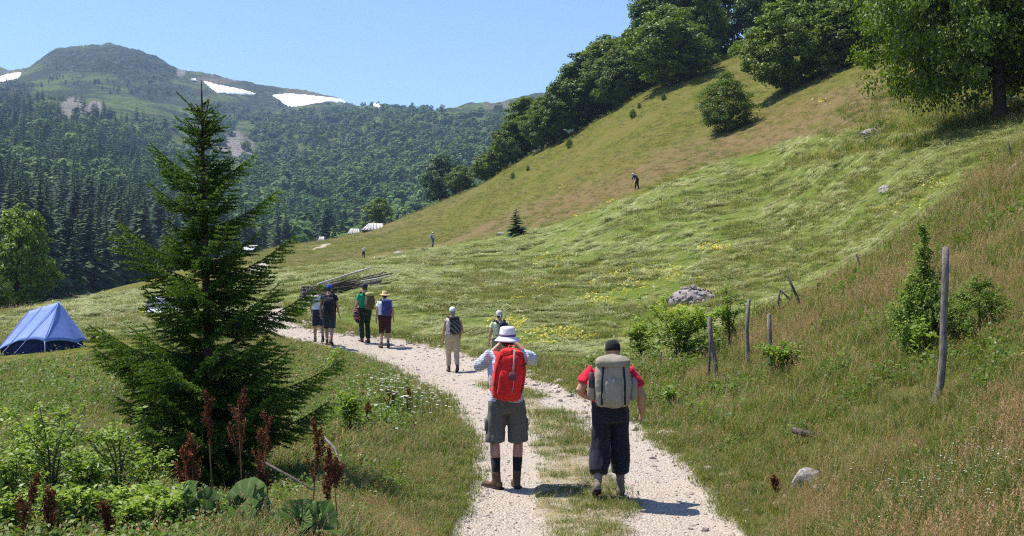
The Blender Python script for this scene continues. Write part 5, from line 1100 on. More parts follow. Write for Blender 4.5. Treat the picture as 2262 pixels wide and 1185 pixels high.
# man with the red pack, looking through a camera
PA = gpix(1119, 1079); hA = (1079 - 720) / FPX * PA.y / 1.815
JA = dict(shL=(-.19, .0, 1.46), shR=(.20, .0, 1.47), elL=(-.29, .17, 1.36), elR=(.30, .14, 1.42), wrL=(-.07, .27, 1.575), wrR=(.12, .25, 1.60), handL=(.08, .02, .05), handR=(-.08, .01, .03), thumbL=(0, 0, 1), thumbR=(0, 0, 1), head=(.01, .035, 1.645),
          anL=(-.115, -.03, .09), anR=(.115, .02, .09), toeL=(-.235, .09, .03), toeR=(.10, .19, .03), knL=(-.132, .0, .50), knR=(.132, .03, .50), hipL=(-.105, 0, .94), hipR=(.105, 0, .94))
fa = dict(shirt=C_('striped_shirt', (.60, .63, .68), stripes=(14, (.27, .33, .45), 'Z')), pants=C_('grey_green_shorts', (.115, .115, .098)), leg=.95, flare=.104, cargo=True, sock=(C_('black_socks', (.018, .018, .02)), .38), boot=M['leather'], sleeve=1.35, loose=.022, hem=-.01,
          hat=('bucket', C_('white_hat', (.74, .72, .74)), C_('purple_band', (.13, .08, .16))), hair=M['hair_d'], wide=1.04, belt=None)
pA = person(PA, rad(4), hA, JA, fa, 'hiker in white bucket hat, striped shirt and grey shorts standing on the track', .011, True)
cb = MB(); cb.box((-.055, .16, -.035), (.055, .20, .035)); cb.tube([(0, .2, 0), (0, .245, 0)], [.026, .024], 12); camo = cb.build('pocket_camera', plain('camera_body', (.03, .03, .032), .5), None, loc=PA + Vector((.01, -.0, 1.615 * hA)), rot=(0, 0, rad(4)), scale=(hA,) * 3); tag(camo, 'small dark camera held to the face by the white hatted hiker', 'camera')
RED = C_('red_pack_cloth', (.66, .025, .022), var=.18); BLK = C_('black_webbing', (.022, .022, .024)); GRY = C_('grey_trim', (.30, .28, .28))
def exA(o, R, zb, yb):
    b = MB(); pth = [R((.035, yb - .135, zb + .02)), R((.03, yb - .15, zb + .2)), R((.03, yb - .14, zb + .38)), R((.02, yb - .10, zb + .55))]; b.tube(pth, [(.010, .004)] * 4, 6); b.build('zip', GRY, o, True)
    b = MB(); b.tube([R((.03, yb - .155, zb + .22)), R((.03, yb - .158, zb + .30))], [(.045, .012), (.04, .012)], 10, sup=3.5); b.build('patch', C_('grey_patch', (.13, .06, .065)), o, True)
    for zz in (.13, .40):
        for sx in (-1, 1):
            b = MB(); b.tube([R((sx * .165, yb + .06, zb + zz)), R((sx * .172, yb - .05, zb + zz + .01)), R((sx * .12, yb - .135, zb + zz - .015))], [(.004, .010)] * 3, 6, ref=(1, 0, 0)); b.build('strap', BLK, o, True)
    b = MB(); b.tube([R((-.05, yb + .04, zb + .53)), R((-.03, yb + .03, zb + .58)), R((.03, yb + .03, zb + .58)), R((.05, yb + .04, zb + .53))], [.009] * 4, 6); b.build('handle', RED, o, True)
    b = MB(); b.tube([R((-.15, yb - .115, zb + .08)), R((-.155, yb - .11, zb + .3)), R((-.13, yb - .10, zb + .47)), R((0, yb - .085, zb + .535)), R((.13, yb - .10, zb + .47)), R((.155, yb - .11, zb + .3)), R((.15, yb - .115, zb + .08))], [.006] * 7, 6); b.build('seam', C_('dark_red_seam', (.30, .012, .012)), o, True)
    b = MB(); b.tube([R((.045, yb - .16, zb + .23)), R((.05, yb - .18, zb + .15)), R((.04, yb - .17, zb + .08))], [.006, .006, .004], 6); b.build('cord', GRY, o, True)
pack('backpack', PA, rad(4), hA, .35, .24, .53, RED, 'bright red backpack on the white hatted hiker', None, [(.01, 1.02, .26, .30)], RED, rad(7), exA, (.01, 0, .02), 1.27)
# man with the khaki pack, walking
PB = gpix(1348, 1098); hB = (1098 - 751) / FPX * PB.y / 1.775
JB = dict(head=(.03, .03, 1.635), shL=(-.205, 0, 1.43), shR=(.215, .0, 1.43), elL=(-.345, -.06, 1.20), elR=(.35, -.03, 1.14), wrL=(-.22, .14, 1.10), wrR=(.365, .09, .93), handL=(.1, .06, .02), handR=(-.02, .03, -.1), anL=(-.155, -.20, .155), toeL=(-.165, -.03, .035), heelL=(-.15, -.285, .13), knL=(-.112, -.02, .52), anR=(.125, .12, .09), toeR=(.135, .30, .03), knR=(.112, .12, .52), hipL=(-.11, 0, .96), hipR=(.11, .02, .96), curlR=.8)
fb = dict(shirt=C_('red_tshirt', (.62, .015, .045)), pants=C_('dark_navy_pants', (.016, .018, .028)), leg=1.62, flare=.122, sleeve=.66, loose=.03, wide=1.14, belly=.03, hem=.10, waist=.10, bulk=1.28, hat=('cap', C_('black_cap', (.012, .012, .013))), hair=None, hattilt=-.12, boot=M['boot_grey'], sock=(C_('grey_socks', (.22, .19, .16)), .62), boothigh=.07)
pB = person(PB, rad(-2), hB, JB, fb, 'hiker in black cap, red tee and dark cropped trousers walking away', .011, True)
KH = C_('khaki_pack_cloth', (.29, .26, .19)); KD = C_('khaki_lid_cloth', (.25, .22, .16))
def exB(o, R, zb, yb):
    for sx in (-1, 1):
        b = MB(); b.tube([R((sx * .125, yb - .14, zb + .02)), R((sx * .125, yb - .155, zb + .25)), R((sx * .11, yb - .135, zb + .43)), R((sx * .10, yb - .06, zb + .52))], [(.012, .005)] * 4, 8); b.build('strap', BLK, o, True)
        b = MB(); b.tube([R((sx * .225, yb, zb + .06)), R((sx * .235, yb, zb + .12)), R((sx * .235, yb, zb + .26)), R((sx * .22, yb, zb + .30))], [(.03, .05), (.045, .075), (.04, .07), (.02, .045)], 12, sup=3); b.build('pocket', KH, o, True)
    b = MB(); b.tube([R((-.235, yb - .05, zb + .2)), R((-.235, yb - .05, zb + .36))], [.034, .03], 12); b.build('bottle', plain('bottle_dark', (.05, .05, .055), .35), o, True)
    b = MB(); b.tube([R((0, yb - .17, zb + .31)), R((0, yb - .175, zb + .25)), R((0, yb - .175, zb + .2))], [(.016, .004)] * 3, 8); b.build('buckle_strap', C_('pale_strap', (.42, .39, .31)), o, True)
pack('backpack', PB, rad(-2), hB, .40, .28, .50, KH, 'khaki backpack with black straps on the black capped hiker', KD, [(0, 1.08, .20, .26)], BLK, 0, exB, (0.01, 0, .03), 1.285)
# hikers further along
def hiker(px, py, top, H, yaw, J, fit, label, vox=.02):
    P = gpix(px, py); s = 1.04 * (py - top) / FPX * P.y / H; fit = {**fit, 'wide': fit.get('wide', 1.0) * 1.09}; return P, s, person(P, rad(yaw), s, J, fit, label, vox)
walk = dict(anL=(-.09, .10, .09), toeL=(-.10, .28, .03), knL=(-.10, .10, .50), anR=(.10, -.18, .13), toeR=(.11, -.02, .03), heelR=(.10, -.26, .12), knR=(.10, -.03, .50))
TAN = C_('tan_trousers', (.42, .34, .22)); WHT = C_('white_cloth', (.74, .75, .76)); NAV = C_('navy_cloth', (.02, .024, .05)); DK = C_('dark_cloth', (.025, .025, .028))
P, s, _ = hiker(1000, 823, 684, 1.78, 12, {**walk, 'elR': (.24, -.1, 1.17), 'wrR': (.2, -.05, .98), 'elL': (-.245, -.02, 1.15), 'wrL': (-.26, .04, .90)}, dict(shirt=C_('cream_top', (.62, .58, .48)), pants=TAN, leg=1.78, flare=.075, sleeve=.16, hat=('cap', WHT), hair=M['hair_g'], boot=M['leather']), 'hiker in white cap and tan trousers with grey hair walking on the track')
pack('backpack', P, rad(12), s, .30, .18, .44, C_('black_white_pack', (.03, .032, .035), stripes=(5, (.13, .14, .14), 'DIAGONAL')), 'small black and grey patterned backpack on the tan trousered hiker', DK, None, DK, rad(-4), None, (.02, 0, 0), 1.27)
P, s, _ = hiker(1103, 832, 692, 1.77, 14, {**walk}, dict(shirt=C_('pale_green_tee', (.52, .58, .34)), pants=C_('dim_trousers', (.16, .14, .11)), leg=1.8, flare=.075, sleeve=.5, hat=('bandana', C_('patterned_bandana', (.62, .58, .58), stripes=(20, (.3, .27, .3), 'Z'))), hair=M['hair_d']), 'hiker in pale green tee and patterned bandana half hidden by the white hatted hiker')
pack('backpack', P, rad(14), s, .26, .18, .42, NAV, 'dark navy backpack on the pale green hiker', None, None, NAV, 0, None, (.05, 0, 0), 1.25)
P, s, _ = hiker(850, 769, 648, 1.80, 8, {**walk, 'anL': (-.11, -.06, .09), 'toeL': (-.17, .1, .03)}, dict(shirt=WHT, pants=C_('maroon_pants', (.045, .014, .018)), leg=1.12, flare=.092, sleeve=.55, wide=1.12, hat=('straw', C_('straw', (.55, .40, .20))), hair=M['hair_d']), 'hiker in straw hat, white tee and maroon knee trousers')
pack('backpack', P, rad(8), s, .34, .2, .46, C_('blue_pack', (.045, .05, .16)), 'blue backpack on the straw hatted hiker', C_('blue_lid', (.05, .055, .19)), [(0, 1.08, .2, .2)], NAV, 0, None, (.05, 0, 0), 1.26)
P, s, _ = hiker(806, 757, 630, 1.80, 38, {'elL': (-.24, .05, 1.16), 'wrL': (-.26, .14, 1.0), 'anL': (-.07, .05, .09), 'anR': (.08, -.08, .09), 'toeL': (-.08, .23, .03), 'toeR': (.1, .1, .03)}, dict(shirt=C_('green_tee', (.01, .27, .12)), pants=C_('dark_green_trousers', (.012, .03, .02)), leg=1.93, flare=.08, sleeve=.6, wide=1.06, hat=('cap', DK), hair=M['hair_d']), 'hiker in bright green tee and dark trousers turned to the left')
pack('backpack', P, rad(38), s, .28, .22, .46, C_('olive_pack', (.10, .085, .035)), 'olive brown backpack on the green shirted hiker', C_('yellow_olive_lid', (.33, .33, .10)), None, DK, 0, None, (.02, 0, 0), 1.24)
b = MB(); b.tube([(-.24, .06, 1.02), (-.27, .02, .93), (-.30, -.02, .80), (-.27, -.05, .66), (-.25, -.06, .58)], [(.06, .05), (.10, .07), (.11, .08), (.09, .07), (.04, .04)], 12); jk = link('jacket', remesh(b, .02, 1, .02, 12), None, P, (0, 0, rad(38)), (s, s, s)); jk.data.materials.append(C_('hung_jacket', (.02, .02, .035), stripes=(5, (.40, .12, .12), 'DIAGONAL'))); tag(jk, 'dark jacket carried at the hip of the green shirted hiker', 'jacket')
P, s, _ = hiker(727, 765, 632, 1.80, -6, {**walk}, dict(shirt=C_('black_navy_tee', (.014, .015, .025)), pants=C_('dark_shorts', (.03, .034, .045)), leg=.95, flare=.09, sleeve=.5, hat=('cap', C_('blue_cap', (.03, .07, .30))), hair=M['hair_d']), 'hiker in blue cap and dark clothes right of a companion')
pack('backpack', P, rad(-6), s, .32, .22, .44, C_('black_pack', (.018, .018, .022)), 'black backpack on the blue capped hiker', None, None, DK, 0, None, (.06, 0, -.05), 1.22)
P, s, _ = hiker(704, 758, 636, 1.79, 20, {**walk, 'elL': (-.25, .06, 1.18), 'wrL': (-.2, .2, 1.02)}, dict(shirt=C_('white_tee', (.70, .74, .80)), pants=C_('navy_shorts', (.03, .034, .06)), leg=.9, flare=.09, sleeve=.6, wide=1.05, hat=('bandana', C_('red_brown_scarf', (.16, .05, .04))), hair=M['hair_d']), 'hiker in white tee walking left of the blue capped hiker')
P, s, _ = hiker(956, 547, 514, 1.80, -55, {**walk}, dict(shirt=C_('pale_blue_shirt', (.36, .40, .50)), pants=C_('blue_trousers', (.10, .12, .20)), leg=1.9, flare=.08, sleeve=1.5, hat=('cap', WHT), hair=M['hair_d']), 'distant walker in white cap and blue clothes crossing the meadow', .03)
pack('backpack', P, rad(-55), s, .3, .2, .42, C_('grey_blue_pack', (.20, .23, .28)), 'grey blue backpack on the distant meadow walker', None, None, None, 0, None, (0, 0, 0), 1.25)
P, s, _ = hiker(803, 571, 546, 1.78, 30, {**walk}, dict(shirt=C_('light_shirt', (.45, .44, .42)), pants=C_('black_trousers', (.03, .025, .022)), leg=1.9, flare=.08, sleeve=.6, hat=('cap', DK), hair=M['hair_d']), 'tiny distant walker with white pack near the far track', .03)
pack('backpack', P, rad(30), s, .34, .24, .5, C_('white_pack', (.62, .60, .56)), 'white backpack on the tiny distant walker', None, None, None, 0, None, (0, 0, .06), 1.3)
# haymaker bent over a scythe
JM = dict(chest=(0, .17, 1.25), neck=(0, .36, 1.36), head=(0, .47, 1.42), shL=(-.18, .32, 1.30), shR=(.18, .30, 1.30), elL=(-.20, .42, 1.05), elR=(.20, .40, 1.05), wrL=(-.10, .50, .88), wrR=(.10, .46, .80), anL=(-.12, .16, .09), toeL=(-.13, .33, .03), anR=(.12, -.08, .09), toeR=(.13, .1, .03), knL=(-.12, .13, .50), knR=(.12, .02, .50))
P, s, _ = hiker(1408, 419, 384, 1.56, 62, JM, dict(shirt=C_('blue_jacket', (.03, .045, .075)), pants=C_('brown_black_trousers', (.035, .018, .018)), leg=1.92, flare=.085, sleeve=1.5, hat=('cap', C_('cream_cap', (.70, .68, .42))), hair=M['hair_d']), 'haymaker in cream cap bent over a scythe on the mown edge', .025)
sy = empty('scythe', P, rad(62), s); b = MB(); b.tube([(.08, .40, 1.0), (0, .52, .70), (-.06, .72, .05)], [.016, .016, .014], 7); b.build('handle', M['wood_grey'], sy, True); b = MB(); b.tube([(-.06, .72, .05), (-.35, .85, .04), (-.68, .78, .05)], [(.004, .03), (.004, .03), (.002, .006)], 6, ref=(0, 0, 1)); b.build('blade', plain('blade_steel', (.3, .3, .31), .4, .5), sy, True); tag(sy, 'scythe held by the bent haymaker', 'scythe')
print('people', round(time.time() - T0, 1))
# ------------------------------------------------------------------ fence posts
def post(pts, r, label, mat='wood_grey', parent=None):
    """pts: (px, py) along the post from the foot up; all at the foot's distance"""
    P = gpix(*pts[0]); y = P.y; q = [Vector(((px - CX) / FPX * y, y + .01 * i, EYE + (HY - py) / FPX * y)) - P for i, (px, py) in enumerate(pts)]
    b = MB(); r = r * y / FPX; pp = [(0, 0, -.2)] + [tuple(v) for v in q]; n = len(pp)
    b.tube(pp, [r * (1.1 - .25 * i / n) for i in range(n)], 9, rnd=.22); o = b.build('fence_post', M[mat], None, True, loc=P)
    return tag(o, label, 'fence post', 'weathered fence posts')
post([(2062, 895), (2078, 850), (2086, 780), (2088, 700), (2092, 600), (2093, 547)], 8.0, 'tallest fence post with bent foot on the right bank')
post([(1582, 845), (1580, 800), (1570, 750), (1567, 702)], 5.5, 'crooked grey fence post bent in the middle, left of the row')
post([(1565, 858), (1567, 800), (1569, 740)], 2.6, 'thin dark stick against the crooked fence post', 'wood_dark')
post([(1650, 828), (1652, 780), (1650, 730), (1655, 662)], 4.6, 'straight slim fence post second in the row', 'wood_grey')
post([(1705, 842), (1703, 790), (1701, 740), (1700, 695)], 5.2, 'pale topped fence post third in the row')
post([(1721, 706), (1719, 670), (1724, 640)], 2.8, 'dark short fence post under the crossed poles', 'wood_dark')
post([(1776, 688), (1758, 650), (1740, 610)], 3.2, 'dark leaning pole rightmost of the crossed poles', 'wood_dark')
post([(1772, 684), (1748, 664), (1724, 641)], 2.2, 'thin brace pole slanting between the crossed poles', 'wood_dark')
post([(1905, 606), (1899, 585), (1892, 562)], 2.6, 'thin leaning post on the bank crest in the middle', 'wood_dark')
post([(1917, 606), (1916, 580)], 1.6, 'short stick beside the thin leaning crest post', 'wood_dark')
post([(2236, 358), (2232, 335), (2227, 315)], 3.2, 'dark leaning post high on the right bank edge', 'wood_dark')
post([(2124, 446), (2119, 424)], 2.2, 'short leaning post on the bank crest at right', 'wood_dark')
post([(1459, 822), (1460, 778)], 2.4, 'short dark stake in the shrubs left of the fence row', 'wood_dark')
post([(1632, 748), (1618, 720), (1606, 690)], 2.4, 'thin leaning stick behind the fence row shrubs', 'wood_dark')
# ------------------------------------------------------------------ rocks
RK = [stone_mesh(20 + i, 3, 'rock', (M['stone'],), .62) for i in range(5)]
def rock(px, py, w, h, label, k=0):
    P = gpix(px, py); s = P.y / FPX; o = link('rock', RK[k % 5], None, P + Vector((0, 0, h * s * .25)), (0, 0, k * 1.9), (w * s * .46, w * s * .42, h * s * .95)); tag(o, label, 'rock', 'pale rocks in the grass')
for i, a in enumerate(((1783, 1078, 62, 50, 'largest grey boulder in the grass at lower right'), (1808, 1085, 34, 16, 'flat white stone at the foot of the grey boulder'), (1598, 908, 40, 18, 'pale flat rock by the roadside below the fence'), (1622, 918, 26, 12, 'reddish flat stone right of the pale roadside rock'), (1800, 738, 22, 24, 'round pale rock on the bank right of the fence row'), (1640, 832, 26, 16, 'white rock at the foot of the second fence post'), (1957, 426, 32, 18, 'grey rock in the upper mown meadow'), (2240, 392, 26, 34, 'pale upright rock at the right picture edge'), (2112, 528, 26, 14, 'pale rock on the bank above the tall post'), (1498, 905, 20, 12, 'small pale stone beside the low yellow bush'), (1106, 520, 18, 8, 'flat pale rock left of the small spruce'), (762, 598, 36, 10, 'flat grey stones above the log pile'), (868, 596, 20, 8, 'small grey stone right above the log pile'), (880, 562, 24, 8, 'grey stone between the two distant walkers'), (1552, 965, 22, 14, 'low pale stone on the track edge by the dry grass'), (705, 800, 26, 14, 'white stone on the inner track edge near the hikers'))): rock(*a, k=i)
def stone_heap(px, py, w, h, n, label):
    P = gpix(px, py); s = P.y / FPX; o = empty('stone_heap', P); W_ = w * s * .5; H_ = h * s
    b = MB(); b.ell((0, 0, 0), (W_ * .9, W_ * .6, H_ * .72), 14, 8); b.build('rubble_core', M['rubble'], o, True)
    for i in range(n):
        a = rng.random() * 6.283; f = math.sqrt(rng.random()); x = W_ * f * math.cos(a); y = W_ * .66 * f * math.sin(a); z = H_ * .8 * (1 - f * f) * (.8 + .25 * rng.random()); r = W_ * (.05 + .09 * rng.random() ** 2)
        k = RS[i % 6]; q = link('stone', k, o, (x, y, z), (rng.normal() * .4, rng.normal() * .4, rng.random() * 6), (r * 1.15, r, r))
    return tag(o, label, 'stone heap')
M['rubble'] = stone_mat('rubble', (.16, .14, .13), (.30, .25, .24), (.42, .36, .34), 6)
RS = [stone_mesh(40 + i, 1, 'stone', (M['rubble'] if i % 3 else M['stone'],), .6) for i in range(6)]
stone_heap(1530, 668, 120, 42, 150, 'heap of field stones in the mown hollow behind the fence')
stone_heap(1932, 298, 66, 20, 60, 'small stone heap with a green tuft on the upper slope')
P = gpix(1940, 286); shape_tree('sapling', BUSH, 1940, 290, 262, 34, 'green tuft growing on the upper stone heap', 'bush')
# stump, fallen log
P = gpix(206, 757); b = MB(); b.tube([(0, 0, -.1), (0, 0, .10), (.01, 0, .19)], [.10, .075, .07], 10, rnd=.15); tag(b.build('stump', M['bark'], None, True, loc=P), 'small dark stump right of the blue tent', 'stump')
P = gpix(1792, 985); s = P.y / FPX; b = MB(); b.tube([(-34 * s, .1, 30 * s), (-10 * s, 0, 25 * s), (22 * s, -.05, 22 * s)], [8 * s, 8 * s, 7 * s], 10, rnd=.2); b.tube([(18 * s, 0, 24 * s), (24 * s, -.02, -4 * s), (28 * s, -.02, -30 * s)], [6.5 * s, 6 * s, 6 * s], 9, rnd=.2); tag(b.build('fallen_log', M['wood_dark'], None, True, loc=P), 'short dark broken log lying in the dry grass', 'log')
# ------------------------------------------------------------------ log pile behind the hikers
def log_pile():
    A = gpix(678, 664); B = gpix(850, 627); o = empty('log_pile', A); d = Vector((B.x - A.x, B.y - A.y, 0)); L = d.length; d.normalize(); nrm = Vector((-d.y, d.x, 0)); sl = (B.z - A.z) / L
    def log(t0, t1, off, z0, z1, r, m): 
        b = MB(); p0 = d * (t0 * L) + nrm * off + Vector((0, 0, z0 + sl * t0 * L)); p1 = d * (t1 * L) + nrm * (off + random.uniform(-.1, .1)) + Vector((0, 0, z1 + sl * t1 * L)); mid = (p0 + p1) / 2 + Vector((0, 0, random.uniform(-.02, .03)))
        b.tube([tuple(p0), tuple(mid), tuple(p1)], [r, r * .95, r * .8], 8, rnd=.15); b.build('log', M[m], o, True)
    for lay in range(5):
        for k in range(3): log(-.03 + random.uniform(-.03, .03), random.uniform(.55, .72) if lay > 1 else random.uniform(.85, 1.02), (k - 1) * .28 + random.uniform(-.05, .05), .08 + .135 * lay, .06 + .10 * lay, .060 - .003 * lay, ('wood_dark', 'wood_grey', 'wood_dark')[(k + lay) % 3])
        c = d * (.02 * L) + Vector((0, 0, .01 + .135 * lay)); b = MB(); b.tube([tuple(c - nrm * .62), tuple(c + nrm * .55)], [.06, .055], 8, rnd=.15); b.build('log', M['wood_grey'], o, True)
    for _ in range(9): t = random.uniform(.3, .95); log(t - .2, t + random.uniform(.1, .22), random.uniform(-.4, .3), random.uniform(.3, .6), random.uniform(.3, .65), .04, random.choice(('wood_dark', 'wood_grey')))
    log(.05, .72, -.42, .72, 1.02, .05, 'wood_pale'); log(.60, .97, -.4, .42, .40, .055, 'wood_pale')
    for t, dx, h in ((.42, .1, 1.15), (.70, -.5, .95), (.88, .55, .9), (.2, .02, .95), (.80, .3, .8), (.95, -.25, .75)):
        p = d * (t * L) + Vector((0, 0, sl * t * L)); b = MB(); b.tube([tuple(p + Vector((0, 0, .25))), tuple(p + Vector((dx * .5, 0, h * .7))), tuple(p + Vector((dx, 0, h)))], [.022, .018, .008], 6); b.build('branch', M['wood_dark'], o, True)
    return tag(o, 'pile of old fence logs and poles behind the hikers', 'log pile')
log_pile()
# ------------------------------------------------------------------ tent
def tent():
    P = gpix(80, 779); TY = P.y; s = TY / FPX; o = empty('tent', P)
    n = NT('blue_tent_cloth'); v = n.obj(); f = n.noise(3, v, 4); M['tent'] = n.surf(n.ramp(f, [(.3, (.19, .29, .66)), (.7, (.25, .36, .74))]), .6, .3, n.bump(n.noise(7, v, 3), .25, .02), transl=.25, tcol=(.14, .24, .7))
    def X(px): return (px - 80) * s
    def Zp(py): return EYE + (HY - py) / FPX * TY - P.z
    R0 = Vector((X(36), .75, Zp(690))); R1 = Vector((X(111), .55, Zp(669)))
    hem = [Vector((X(-6), -.15, Zp(782))), Vector((X(28), -.20, Zp(763))), Vector((X(68), -.30, Zp(752))), Vector((X(114), -.42, Zp(754))), Vector((X(163), .25, Zp(760)))]
    back = [Vector((X(168), .85, .22)), Vector((X(118), 1.5, .22)), Vector((X(40), 1.75, .2)), Vector((X(-10), 1.35, .12))]
    def sheet(name, a, b, c, d, sag, m):
        N = 10; V = []; Q = []
        for j in range(N + 1):
            for i in range(N + 1):
                u, w = i / N, j / N; p = a * (1 - u) * (1 - w) + b * u * (1 - w) + d * (1 - u) * w + c * u * w
                nn = (b - a).cross(d - a) if (b - a).length > .01 else (c - a).cross(d - a); nn.normalize(); p = p - nn * sag * math.sin(math.pi * u) * math.sin(math.pi * min(1, w * .9 + .05)) + Vector((0, 0, .06 * math.sin(math.pi * u) * w * w)); V.append(p)
        for j in range(N):
            for i in range(N): k = j * (N + 1) + i; Q.append((k, k + 1, k + N + 2, k + N + 1))
        me = mesh_np(name, V, np.array(Q), (m,), None, True); q = link(name, me, o); mo = q.modifiers.new('thick', 'SOLIDIFY'); mo.thickness = .004; return q
    mid = R0.lerp(R1, .5)
    sheet('side_panel', R0, R0.lerp(R1, .45), hem[1], hem[0], -.03, M['tent']); sheet('side_panel', R0.lerp(R1, .45), R1, hem[2], hem[1], -.03, M['tent'])
    sheet('front_panel', R1, R1 + Vector((.005, 0, 0)), hem[3], hem[2], -.02, M['tent']); sheet('front_panel', R1 + Vector((.005, 0, 0)), R1 + Vector((.01, 0, 0)), hem[4], hem[3], -.02, M['tent'])
    sheet('rear_panel', R1, R1 + Vector((.01, .01, 0)), back[0], hem[4], 0, M['tent']); sheet('rear_panel', R1, R0, back[2], back[1], .03, M['tent']); sheet('rear_panel', R1, R1 + Vector((.01, .01, 0)), back[1], back[0], .0, M['tent']); sheet('end_panel', R0, R0 + Vector((0, .01, 0)), back[3], back[2], .0, M['tent']); sheet('end_panel', R0, R0 + Vector((0, .01, 0)), hem[0], back[3], .0, M['tent'])
    dk = cloth('inner_tent_navy', (.02, .03, .09)); ring = [hem[0].lerp(mid, .12), hem[1].lerp(mid, .08), hem[2].lerp(mid, .08), hem[3].lerp(mid, .10), hem[4].lerp(mid, .10), back[0].lerp(mid, .12), back[1].lerp(mid, .1), back[2].lerp(mid, .1), back[3].lerp(mid, .12)]
    V = []; n_ = len(ring)
    for p in ring: V += [(p.x, p.y, max(p.z + .02, .1)), (p.x, p.y, hz(P.x + p.x, P.y + p.y) - P.z - .05)]
    me = mesh_np('inner_tent', V, np.array([(2 * i, 2 * i + 1, 2 * ((i + 1) % n_) + 1, 2 * ((i + 1) % n_)) for i in range(n_)]), (dk,)); link('inner_tent', me, o)
    wl = plain('white_tent_pole', (.8, .8, .8), .4); b = MB(); b.tube([(hem[3].x, hem[3].y + .02, Zp(786)), tuple(hem[3] + Vector((0, 0, .03)))], [.012, .012], 6); b.build('pole', wl, o, True)
    for h_, dx, dy in ((hem[1], -.15, -.25), (hem[2], -.22, -.25), (hem[0], -.2, -.2), (hem[4], .25, -.05)):
        e = h_ + Vector((dx, dy, 0)); e.z = hz(P.x + e.x, P.y + e.y) - P.z + .01; b = MB(); b.tube([tuple(h_), tuple(e)], [.005, .005], 5); b.build('guy_line', cloth('pale_blue_line', (.4, .5, .7)), o)
    for a, c in ((R1, hem[2]), (R1, hem[3]), (R0, hem[0]), (R0.lerp(R1, .45), hem[1])):
        b = MB(); b.tube([tuple(a.lerp(c, t) + Vector((0, -.012, .012 + .02 * math.sin(3.14 * t)))) for t in (0, .33, .66, 1)], [.007] * 4, 5); b.build('seam', M['tent'], o, True)
    return tag(o, 'blue ridge tent with dark inner skirt on the left meadow', 'tent')
tent()
